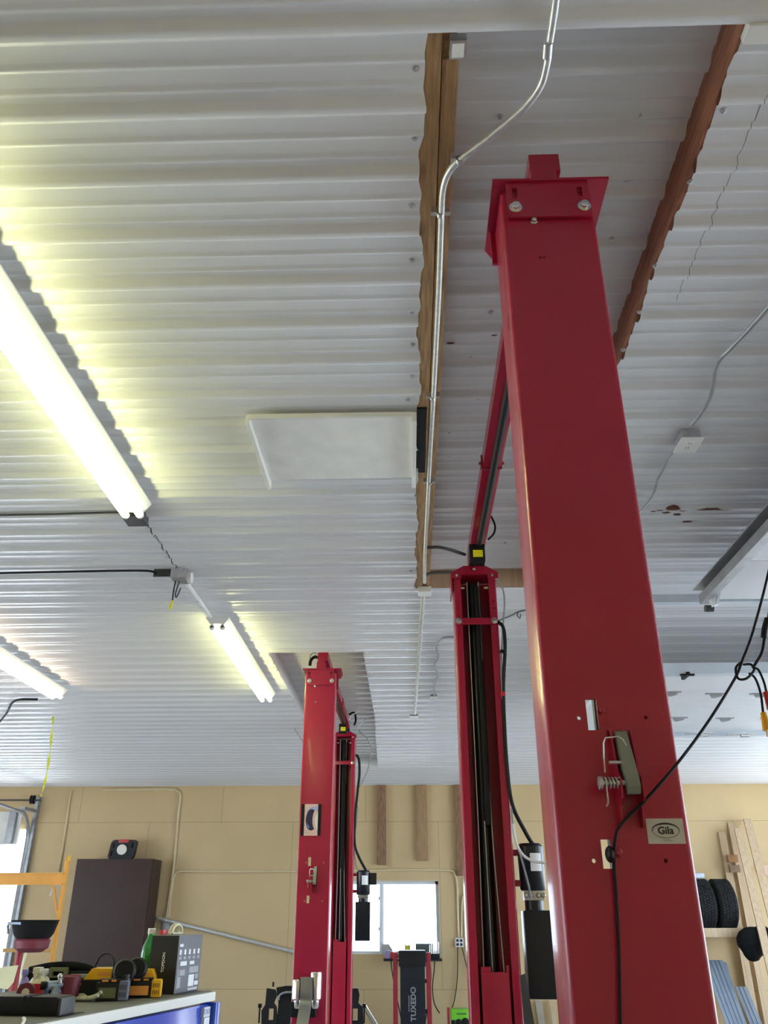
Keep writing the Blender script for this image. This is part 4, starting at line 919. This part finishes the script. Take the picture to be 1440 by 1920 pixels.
# battery packs and yellow chargers
def pack(p, w, d, h, m1, m2, label, rot=0, group='tool battery packs', stripes=6):
    T = CT @ Matrix.Translation(p) @ Matrix.Rotation(rot, 4, 'Z'); t = thing('battery_pack', T @ V((0, 0, 0)), label, 'battery', group)
    mb = MB(T); mb.bx(-w, w * .45, -d, d, .001, h * .86, bev=.006); mb.bx(-w * .85, w * .45, -d * .8, d * .8, h * .86, h, bev=.003); obj('case', mb, plastic_m, t)
    mb = MB(T); mb.bx(w * .40, w, -d * 1.03, d * 1.03, .001, h * .92, bev=.008); sh = obj('end_shell', mb, m1, t)
    for i in range(4):
        for j in range(2):
            mb = MB(T); mb.bx(w * .50 + i * w * .11, w * .54 + i * w * .11, -d * 1.045, -d * 1.02, h * (.18 + j * .34), h * (.40 + j * .34)); obj('vent_slot', mb, black_m, sh)
    mb = MB(T); mb.bx(-w * .85, w * .25, -d * 1.01, -d, h * .15, h * .62); obj('front_label', mb, m2, t)
    mb = MB(T); mb.bx(-w * .7, -w * .3, -d * .85, -d * .79, h * .88, h * .97); mb.bx(-w * .1, w * .2, -d * .85, -d * .79, h * .88, h * .97); obj('contacts', mb, orangelab_m, t)
    return t
pack(V((-.150, -.455, 0)), .050, .030, .062, bluegrey_m, olive_m, 'battery pack with a blue-grey end in front of the two black ear cups', rot=math.radians(25))
pack(V((-.108, -.325, 0)), .055, .030, .058, yellow_m, orangelab_m, 'battery pack with a bright yellow end shell beside the printed carton', rot=math.radians(25))
def charger(p, w, d, h, label, rot):
    T = CT @ Matrix.Translation(p) @ Matrix.Rotation(rot, 4, 'Z'); t = thing('tool_charger', T @ V((0, 0, 0)), label, 'charger', 'yellow and black chargers')
    mb = MB(T); mb.bx(-w, w, -d, d, .001, h * .62, bev=.006); obj('base', mb, plastic_m, t)
    mb = MB(T); mb.prism([(-w * 1.05, h * .45), (-w * .6, h * .98), (w * .8, h * .98), (w, h * .70), (w, h * .60), (-w * .95, h * .40)], 'y', -d * .9, d * .9); obj('top_shell', mb, yellow_m, t)
    mb = MB(T); mb.bx(-w * .3, w * .7, -d * .92, -d * .9, h * .74, h * .86); obj('name_strip', mb, orangelab_m, t)
    return t
charger(V((-.245, -.345, 0)), .075, .05, .088, 'yellow and black charger left of the ear cups', math.radians(20))
charger(V((-.182, -.243, 0)), .058, .042, .080, 'yellow and black charger behind the yellow-ended battery', math.radians(20))
# ear muffs
em = thing('ear_muffs', CT @ V((-.175, -.385, .07)), 'black ear muffs resting on the yellow chargers', 'ear muffs')
for i, (px, py, Y, r) in enumerate(((234, 1821, 3.09, .037), (257, 1816, 3.16, .035))):
    c = PY(px, py, Y); mb = MB(); mb.lathe([(r * .2, -.022), (r * .86, -.018), (r, -.006), (r, .010), (r * .8, .022)], c, seg=28, axis=(.2, -1, .12)); obj('ear_cup', mb, black_m, em)
mb = MB(); a = PY(228, 1800, 3.09); mb.tube([PY(207, 1852, 3.12), PY(214, 1805, 3.13), PY(206, 1789, 3.15), PY(190, 1791, 3.17), PY(180, 1808, 3.19), PY(173, 1825, 3.2)], .0036, seg=8); obj('headband', mb, black_m, em)
mb = MB(); mb.cyl(PY(228, 1860, 3.085), PY(230, 1826, 3.08), .026, .030, seg=20); obj('ear_cushion', mb, plastic_m, em)
# black canvas tool bag at the back
tb = thing('tool_bag', CT @ V((-.50, -.20, 0)), 'black canvas tool bag with an olive clip behind the chargers', 'bag')
TB = CT @ Matrix.Translation((-.50, -.20, 0)) @ Matrix.Rotation(math.radians(14), 4, 'Z')
mb = MB(TB); mb.bx(-.13, .13, -.09, .09, .001, .070, bev=.022); obj('body', mb, bag_m, tb)
mb = MB(TB); mb.tube([(-.12, -.05, .066), (-.04, -.05, .080), (.05, -.045, .080), (.125, -.04, .060)], .017, seg=10); obj('top_roll', mb, bag_m, tb)
mb = MB(TB)
mb.bx(-.030, .036, -.104, -.088, .050, .082, bev=.004); k_ = obj('clip', mb, olive_m, tb); cc = MB(TB); cc.bx(-.016, .022, -.14, -.06, .056, .070); cut(k_, cc)
mb = MB(TB); mb.bx(.045, .115, -.096, -.088, .048, .062, bev=.003); obj('handle_pad', mb, M('grey_pad', (.22, .24, .22), .6, var=.2), tb)
# smaller things at the left end of the chest
def stand(px, py): p = onchest(px, py); return V((p.x, p.y, 0))
# black long case at the front
LC = CT @ Matrix.Translation((-.16, -.868, 0)) @ Matrix.Rotation(math.radians(-13), 4, 'Z')
T2 = Matrix.Translation(PZ(58, 1905, CH)) @ Matrix.Rotation(math.radians(-8), 4, 'Z')
lcs = thing('black_case', T2 @ V((0, 0, 0)), 'long black hard case lying at the front of the chest', 'case')
mb = MB(T2); mb.bx(-.16, .072, .0, .085, .001, .046, bev=.006); obj('shell', mb, plastic_m, lcs)
mb = MB(T2); mb.bx(.072, .082, .004, .082, .001, .042, bev=.003); obj('end_cap', mb, dkgrey_m, lcs)
for x in (-.03, -.012):
    mb = MB(T2); mb.bx(x, x + .004, -.001, .086, .030, .0475); obj('rib', mb, black_m, lcs)
mb = MB(T2); mb.bx(-.2, .10, -.02, .11, .0002, .0012); tag(obj('rubber_mat', mb, black_m), 'thin dark mat under the long black case', 'mat')
# sheet of paper leaning
mb = MB(); pp = [PY(-6, 1815, 2.95), PY(34, 1810, 2.95), PY(25, 1842, 2.85), PY(14, 1855, 2.80), PY(-6, 1852, 2.80)]
mb.slab(pp, (0, .002, .0005)); tag(obj('paper_sheet', mb, paper_m), 'curled sheet of white paper at the left edge of the chest', 'paper')
def spray(px, pyb, pyt, Y, rw, m1, m2, label, cat='bottle'):
    b_ = PY(px, pyb, Y); b_.z = CH; t_ = PY(px, pyt, Y); h = t_.z - CH; t = thing('spray_bottle', b_, label, cat, 'bottles on the chest')
    mb = MB(); mb.lathe([(rw * .92, .001), (rw, .006), (rw, h * .52), (rw * .75, h * .64), (rw * .34, h * .72), (rw * .34, h * .78)], b_, seg=20); obj('body', mb, m1, t)
    mb = MB(); mb.lathe([(rw * 1.012, h * .10), (rw * 1.012, h * .48)], b_, seg=20, close=False); obj('wrap_label', mb, m2, t)
    mb = MB(); mb.bx(b_.x - rw * .5, b_.x + rw * .4, b_.y - rw * .9, b_.y + rw * .4, CH + h * .78, CH + h * .98, bev=.003); mb.bx(b_.x - rw * .3, b_.x + rw * .1, b_.y - rw * .9, b_.y - rw * .7, CH + h * .62, CH + h * .80); obj('trigger_head', mb, m1, t)
spray(66, 1868, 1812, 3.10, .026, cream_m, redplas_m, 'cream spray bottle with a red label among the tools')
spray(80, 1862, 1815, 3.16, .018, white_m, bluep_m, 'white spray bottle behind the red-labelled one')
spray(42, 1864, 1816, 3.14, .016, purple_m, dkgrey_m, 'small purple bottle beside the white paper')
p = PY(128, 1868, 3.02); p.z = CH
mb = MB(); mb.lathe([(.026, .001), (.030, .004), (.033, .070), (.030, .074), (.027, .066)], p, seg=22); tag(obj('maroon_cup', mb, maroon_m), 'dark maroon cup among the tools on the chest', 'cup')
# air tool
at = thing('air_ratchet', PY(105, 1870, 2.98), 'silver pistol-shaped air tool standing among the bottles', 'air tool')
q0 = PY(108, 1846, 2.98)
mb = MB(); mb.cyl(PY(88, 1848, 2.97), PY(116, 1846, 3.0), .013, seg=16); obj('barrel', mb, sheet_m, at)
mb = MB(); mb.cyl(PY(76, 1848, 2.965), PY(86, 1848, 2.97), .012, seg=16); obj('chuck', mb, black_m, at)
e_ = PY(98, 1876, 2.96); e_.z = CH + .002
mb = MB(); mb.cyl(PY(107, 1850, 2.985), e_, .011, .015, seg=14); obj('grip', mb, bluegrey_m, at)
mb = MB(); mb.cyl(PY(112, 1832, 2.98), PY(113, 1844, 2.98), .006, seg=10); mb.ball(PY(113, 1830, 2.98), .008); obj('valve', mb, steel_m, at)
# red tape gun and glove
rt = thing('tape_roll', PZ(48, 1870, CH), 'red tape roll lying left of the cream spray bottle', 'tape')
c = PY(50, 1852, 2.98); mb = MB(); mb.lathe([(.012, -.012), (.027, -.012), (.027, .012), (.012, .012)], (c.x, c.y, CH + .028), axis=(.25, -1, 0), seg=22, close=False); obj('roll', mb, maroon_m, rt)
mb = MB(); mb.lathe([(.0118, -.012), (.0118, .012)], (c.x, c.y, CH + .028), axis=(.25, -1, 0), seg=18); obj('core', mb, cream_m, rt)
gl = MB(); base = V((-.225, -.50, 0)); G = CT @ Matrix.Translation(base)
gl.ball(V((0, 0, .018)), .001)
gl = MB(G); gl.ball((0, 0, .008), .036, .024, .008, seg=14); gl.ball((-.015, .006, .014), .020, .014, .008, seg=10)
for k in range(4): gl.tube([(.02, -.014 + k * .010, .010), (.048, -.020 + k * .015, .012 + .006 * (k % 2)), (.066, -.024 + k * .018, .020 + .008 * (k % 2))], .0055, seg=7)
tag(obj('work_glove', gl, M('pale_glove', (.36, .36, .28), .85, var=.2, scale=40)), 'pale crumpled work glove beside the blue-grey battery', 'glove')
mb = MB(G); mb.bx(-.062, -.042, -.03, -.012, .001, .022, bev=.003); tag(obj('connector', mb, redplas_m), 'small red connector next to the pale glove', 'connector')
mb = MB(); mb.tube([PZ(40, 1925, CH + .006), PZ(46, 1912, CH + .005), PZ(44, 1909, CH + .005)], .004, seg=8); tag(obj('white_cable', mb, paper_m), 'white cable end under the long black case', 'cable')

# ================================================================ BELOW THE WINDOW
TY = 13.7
tx_ = thing('tire_machine', (0, TY, 0), 'tall black and red tire machine below the window', 'tire machine')
a, b_ = PY(750, 1795, TY), PY(796, 1795, TY)
mb = MB(); mb.bx(a.x, b_.x, TY, TY + .25, .05, a.z - .10, bev=.012); twr = obj('tower', mb, dkgrey_m if False else M('slate_black_enamel', (.012, .015, .021), .45, spec=.3, var=.1), tx_)
mb = MB(); mb.bx(a.x - .02, b_.x + .015, TY - .03, TY + .27, a.z - .12, a.z + .09, bev=.02); obj('tower_cap', mb, plastic_m, tx_)
for px in (741, 803):
    c = PY(px, 1786, TY); mb = MB(); mb.bx(c.x - .034, c.x + .034, TY + .02, TY + .09, .05, c.z, bev=.01); obj('red_post', mb, dkred_m, tx_)
for z in (.78, .40, 1.05):
    mb = MB(); mb.bx(b_.x - .01, PY(803, 1786, TY).x, TY + .03, TY + .07, z - .025, z + .025); obj('cross_rod', mb, black_m, tx_)
mb = MB(); mb.bx(-.45, .45, TY - .15, TY + .45, 0, .05); obj('base', mb, dkred_m, tx_)
text('tower_lettering', 'TUXEDO', .105, M('grey_lettering', (.30, .32, .35), .5), twr, Matrix.Translation(((a.x + b_.x) / 2 + .01, TY - .002, .495)) @ Matrix.Rotation(H, 4, 'X') @ Matrix.Rotation(H, 4, 'Z'), extrude=.001, bold=.002)
mb = MB(); mb.bx((a.x + b_.x) / 2 - .062, (a.x + b_.x) / 2 - .052, TY - .003, TY, .40, .60); obj('tower_emblem', mb, MATS['grey_lettering'], twr)
# shelf on the sill and things on it
s0_, s1_ = PY(722, 1797, 14.45), PY(826, 1797, 14.45)
mb = MB(); mb.bx(s0_.x - .02, s1_.x + .02, 14.28, 14.60, s0_.z - .03, s0_.z + .0, bev=.004); tag(obj('sill_shelf', mb, MATS['slate_black_enamel']), 'dark narrow shelf under the window holding small tools', 'shelf')
sz = s0_.z + .001
def sill_box(px0, px1, pyt, m, name, label, cat, y=14.42, d=.06):
    a, b_ = PY(px0, pyt, y), PY(px1, pyt, y); mb = MB(); mb.bx(a.x, b_.x, y - d, y + d, sz, a.z, bev=.006); return tag(obj(name, mb, m), label, cat)
sill_box(723, 730, 1782, purple_m, 'small_box', 'small lilac box at the left end of the window shelf', 'box')
sill_box(732, 744, 1784, redplas_m, 'small_box', 'small red box next to the lilac one under the window', 'box')
a, b_ = PY(759, 1769, 14.46), PY(769, 1769, 14.46)
tp = thing('tape_spool', ((a.x + b_.x) / 2, 14.46, sz), 'yellow spool standing on the shelf before the window', 'spool')
mb = MB(); r_ = (a.z - sz) / 2; cxs = (a.x + b_.x) / 2; wsp = (b_.x - a.x) / 2
mb.cyl((cxs - wsp * .7, 14.46, sz + r_), (cxs + wsp * .7, 14.46, sz + r_), r_ * .8, seg=20); obj('roll', mb, yellowlab_m, tp)
for s_ in (-1, 1): mb = MB(); mb.cyl((cxs + s_ * wsp, 14.46, sz + r_), (cxs + s_ * wsp * .7, 14.46, sz + r_), r_, seg=20); obj('flange', mb, dkgrey_m, tp)
o = sill_box(779, 813, 1769, M('clouded_case', (.10, .12, .12), .5, var=.3, scale=60), 'bit_case', 'grey open bit case leaning in the window corner', 'case', y=14.50, d=.02)
tr = thing('socket_tray', PY(812, 1797, 14.38), 'dark tray of upright steel bits at the right end of the window shelf', 'tool tray')
a, b_ = PY(804, 1788, 14.38), PY(824, 1788, 14.38); mb = MB(); mb.bx(a.x, b_.x, 14.33, 14.43, sz, a.z, bev=.006); obj('tray', mb, plastic_m, tr)
for k in range(6):
    x = a.x + (b_.x - a.x) * (k + .5) / 6; mb = MB(); mb.cyl((x, 14.37, a.z - .005), (x + .004, 14.37, a.z + .12 + .02 * (k % 3)), .010, seg=8); obj('bit', mb, steel_m, tr)
mb = MB(); a, b_ = PY(716, 1770, WY + .02), PY(736, 1793, WY + .02); mb.prism([(a.x, W1[2] + .001), (b_.x, W1[2] + .001), (b_.x, b_.z + .09), (b_.x - .06, a.z), (a.x, a.z)], 'y', WY + .01, WY + .03); tag(obj('card_sheet', mb, M('grey_card', (.42, .42, .40), .8)), 'grey card standing in the lower corner of the window', 'card')
for lst, lb in (([(733, 1798), (735, 1820), (740, 1850), (748, 1890), (756, 1930)], 'black cord hanging from the left end of the window shelf'), ([(806, 1798), (808, 1830), (806, 1855), (800, 1900), (795, 1930)], 'black cord hanging straight from the bit tray'), ([(815, 1798), (814, 1820), (811, 1850), (814, 1880), (824, 1900)], 'black cord curving away to the floor from the bit tray')):
    wire('power_cord', [PY(x, y, 14.3) for x, y in lst], .008, black_m, lb, 'cord')
# green charger on a red stand
gy = 13.6; a, b_ = PY(845, 1892, gy), PY(879, 1892, gy)
gc = thing('battery_charger', ((a.x + b_.x) / 2, gy, 0), 'bright green wheeled battery charger between the machine and the lift', 'charger')
mb = MB(); mb.bx(a.x, b_.x, gy, gy + .25, .12, a.z, bev=.03); obj('case', mb, green_m, gc)
for fx, r_ in ((.12, .03), (.42, .04), (.78, .055)):
    x = a.x + (b_.x - a.x) * fx; mb = MB(); mb.lathe([(r_, 0), (r_, .02), (r_ * .5, .03)], (x, gy, a.z - .16), axis=(0, -1, 0), seg=20); obj('dial', mb, black_m, gc)
mb = MB(); mb.bx(a.x + .08, b_.x - .04, gy - .006, gy + .002, a.z - .07, a.z - .045, bev=.003); obj('handle_recess', mb, M('dark_green', (.05, .2, .015), .5), gc)
mb = MB(); mb.bx(a.x - .05, a.x - .015, gy, gy + .04, .0, a.z + .02); obj('red_frame', mb, dkred_m, gc)
mb = MB(); mb.cyl((a.x, gy + .1, .08), (a.x + .05, gy + .1, .08), .08, seg=18); mb.cyl((b_.x - .05, gy + .1, .08), (b_.x, gy + .1, .08), .08, seg=18); obj('wheels', mb, black_m, gc)

# black radiator carrier behind the far lift
rs = thing('radiator_carrier', PY(585, 1900, 11.5), 'black car radiator carrier standing behind the far red lift', 'car part')
ry = 11.5
def side_plate(xs, name):
    mb = MB(); pts = [PY(x, y, ry) for x, y in xs]; mb.slab(pts, (0, .05, 0)); return mb
left = [(500, 1853), (516, 1856), (519, 1866), (514, 1880), (518, 1888), (520, 1925), (490, 1925), (490, 1895), (497, 1884)]
right = [(660, 1853), (671, 1853), (674, 1866), (672, 1880), (680, 1888), (682, 1925), (656, 1925), (656, 1870)]
o = obj('side_plate', side_plate(left, 'l'), plastic_m, rs); c = MB(); p = PY(508, 1902, ry); c.bx(p.x - .03, p.x + .03, ry - .1, ry + .2, p.z - .06, p.z + .06); cut(o, c)
o = obj('side_plate', side_plate(right, 'r'), plastic_m, rs); c = MB(); p = PY(666, 1902, ry); c.bx(p.x - .03, p.x + .03, ry - .1, ry + .2, p.z - .06, p.z + .06); cut(o, c)
mb = MB(); mb.slab([PY(x, y, ry + .02) for x, y in [(518, 1852), (535, 1849), (570, 1849), (600, 1850), (660, 1856), (660, 1925), (518, 1925), (522, 1880)]], (0, .08, 0)); obj('shroud', mb, black_m, rs)
mb = MB(); mb.tube([PY(x, y, ry - .02) for x, y in [(522, 1875), (524, 1866), (534, 1861), (548, 1860)]], .012, seg=8); obj('latch_cable', mb, grey_m, rs)
for px in (487, 683):
    p = PY(px, 1886, ry); mb = MB(); mb.bx(p.x - .02, p.x + .02, ry, ry + .04, p.z - .02, p.z + .02); mb.bx(p.x - .008, p.x + .008, ry, ry + .03, p.z - .18, p.z); obj('hook_tab', mb, black_m, rs)
p = PY(512, 1850, ry); mb = MB(); mb.cyl(p, p + V((0, 0, .05)), .012, seg=8); obj('peg', mb, black_m, rs)
p0, p1 = PY(682, 1886, 12.5), PY(712, 1935, 12.0); mb = MB(); mb.cyl(p0, p1, .035, seg=14); tag(obj('metal_tube', mb, chrome_m), 'bright metal tube leaning behind the right end of the radiator carrier', 'tube')

# ================================================================ RIGHT CORNER: TYRES, SHELF, LUMBER
RYY = 13.9
a, b_ = PY(1290, 1740, RYY), PY(1436, 1757, RYY)
zsh = PY(1330, 1740, RYY).z; zbt = PY(1330, 1757, RYY).z
rackt = thing('tyre_rack', (4.6, RYY, 0), 'pale timber tyre rack with one level plank by the far right wall', 'rack')
mb = MB(); mb.bx(a.x, b_.x, RYY - .02, RYY + .02, zbt, zsh, bev=.003); obj('front_plank', mb, wood2_m, rackt)
mb = MB(); mb.bx(a.x, b_.x, RYY + .50, RYY + .54, zbt, zsh, bev=.003); obj('back_plank', mb, wood2_m, rackt)
for x in (a.x + .05, a.x + 1.6 if False else a.x + .9):
    mb = MB(); mb.bx(x, x + .09, RYY + .54, RYY + .58, 0, zsh - .03); obj('leg', mb, wood2_m, rackt)
    mb = MB(); mb.bx(x, x + .04, RYY + .02, RYY + .50, zbt, zsh - .03); obj('bearer', mb, wood2_m, rackt)
def tyre(cx, R, w, label, ty=RYY + .27):
    t = thing('tyre', (cx, ty, zsh - .06), label, 'tyre', 'tyres on the timber rack'); cz = zsh + R * .93
    mb = MB(); mb.lathe([(R * .58, -w * .42), (R * .66, -w * .5), (R * .88, -w * .52), (R * .97, -w * .44), (R, -w * .25), (R, w * .25), (R * .97, w * .44), (R * .88, w * .52), (R * .66, w * .5), (R * .58, w * .42)], (cx, ty, cz), seg=56, axis=(1, 0, 0), close=False); o = obj('casing', mb, tyre_m, t)
    mb = MB()
    for k in range(60):
        a0 = 2 * math.pi * k / 60
        for j in range(5):
            x = cx + (j - 2) * w * .17; aa = a0 + (j % 2) * .052; ca, sa = math.cos(aa), math.sin(aa)
            Rm = Matrix.Rotation(-aa, 3, 'X') if False else None
            u = V((0, ca, sa)); tt = V((0, -sa, ca)); c = V((cx + (j - 2) * w * .17, ty, cz)) + u * (R + .002)
            hw, hl, sk = w * .068, R * .036, w * .05
            pts = [c + V((-hw, 0, 0)) - tt * (hl - sk * .3), c + V((hw, 0, 0)) - tt * (hl + sk * .3), c + V((hw, 0, 0)) + tt * (hl - sk * .3), c + V((-hw, 0, 0)) + tt * (hl + sk * .3)]
            mb.slab(pts, u * .013)
    obj('tread', mb, tyre_m, t)
    return cz
c1, c2 = PY(1330, 1700, RYY), PY(1368, 1700, RYY)
Rt = (PY(1330, 1650, RYY + .27).z - zsh) / 1.93
tyre(4.50, Rt, .27, 'tyre at the left on the timber rack, half hidden by the near red post')
tyre(4.82, Rt * 1.0, .27, 'tyre at the right on the timber rack, beside the leaning lumber')
mb = MB(); zt = zsh + Rt * 1.93 + .024; mb.bx(4.36, 4.58, RYY + .14, RYY + .36, zt, zt + .07, bev=.015); tag(obj('plastic_tub', mb, M('pale_blue_plastic', (.42, .48, .62), .4)), 'small pale blue tub on top of the left tyre', 'tub')
# lumber leaning on the wall
def plank(pt, pb, w, label, m=wood2_m, yt=14.55, yb=14.52, th=.03):
    t0, b0 = PY(*pt, yt), PY(*pb, yb); d = (b0 - t0); k = (t0.z - .02) / (t0.z - b0.z) if True else 1
    b0 = t0 + d * min(k, 3.0)
    sidew = V((w, 0, 0)); mb = MB(); mb.slab([t0, t0 + sidew, b0 + sidew, b0], (0, th, 0))
    return tag(obj('lumber_board', mb, m), label, 'board', 'lumber leaning in the right corner')
plank((1347, 1560), (1395, 1830), .115, 'leftmost leaning board in the right corner, its top nearest the tyres')
plank((1365, 1543), (1402, 1745), .115, 'leaning board behind the crosspiece, second from the tyres', yt=14.54, yb=14.51)
plank((1377, 1553), (1425, 1760), .115, 'leaning board in front of the brown blocks, third from the tyres', yt=14.30, yb=13.55)
plank((1394, 1535), (1443, 1730), .125, 'rightmost leaning board, standing tallest in the right corner', yt=14.40, yb=13.65)
plank((1030, 1874), (1037, 1930), .06, 'pale board standing low between the power unit and the near red post', yt=14.50, yb=14.48)
plank((1003, 1876), (1012, 1930), .10, 'greyish board standing low under the near black oil tank', m=M('grey_old_pine', (.36, .31, .25), .8, var=.15), yt=14.53, yb=14.51)
for px, py, m, nm, lb in ((1370, 1609, M('brown_block', (.36, .20, .09), .7), 'timber_block', 'upper brown timber block between the leaning boards'), (1374, 1628, M('grey_brown_block', (.25, .18, .12), .8), 'timber_block', 'lower brown timber block between the leaning boards')):
    p = PY(px, py, 14.30); mb = MB(); mb.bx(p.x - .005, p.x + .15, 14.40, 14.48, p.z - .055, p.z + .055, bev=.003); tag(obj(nm, mb, m), lb, 'block')
p0, p1 = PY(1424, 1622, 14.5), PY(1460, 1640, 14.5); mb = MB(); mb.bx(p0.x, p1.x + .5, 14.50, 14.54, p1.z, p0.z); tag(obj('shelf_board', mb, M('pinkish_pine', (.62, .42, .34), .7)), 'pinkish level board on the wall behind the tallest leaning board', 'board')
bgp = PY(1412, 1765, 13.75); mb = MB()
mb.ball((bgp.x, 13.72, bgp.z), .26, .12, .20, seg=14); mb.ball((bgp.x - .05, 13.72, bgp.z - .10), .15, .10, .17, seg=12); mb.ball((bgp.x + .15, 13.74, bgp.z + .10), .14, .08, .12, seg=12)
bgo = obj('black_bag', mb, bag_m); md = bgo.modifiers.new('r', 'REMESH'); md.mode = 'VOXEL'; md.voxel_size = .025
tag(bgo, 'black cloth bag hanging behind the leaning boards under the rack plank', 'bag')
for (pt, pb, w, lb) in (((1318, 1800), (1365, 1930), .30, 'wide blue-grey steel sheet leaning under the tyre rack'), ((1355, 1804), (1392, 1930), .06, 'narrow blue-grey steel channel leaning beside the wide sheet'), ((1378, 1850), (1410, 1930), .18, 'shorter blue-grey steel sheet leaning beside the left board')):
    t0, b0 = PY(*pt, 14.40 - w * .4), PY(*pb, 13.9 - w * .4); d = b0 - t0; b0 = t0 + d * ((t0.z - .02) / (t0.z - b0.z)); mb = MB()
    n = max(2, int(w / .03)); 
    for k in range(n):
        x0, x1 = w * k / n, w * (k + 1) / n; z_ = V((0, .012 * (k % 2), 0))
        mb.slab([t0 + V((x0, 0, 0)) + z_, t0 + V((x1, 0, 0)) + z_, b0 + V((x1, 0, 0)) + z_, b0 + V((x0, 0, 0)) + z_], (0, .014, 0))
    tag(obj('steel_sheet', mb, sheet_m), lb, 'steel sheet', 'steel offcuts under the tyre rack')
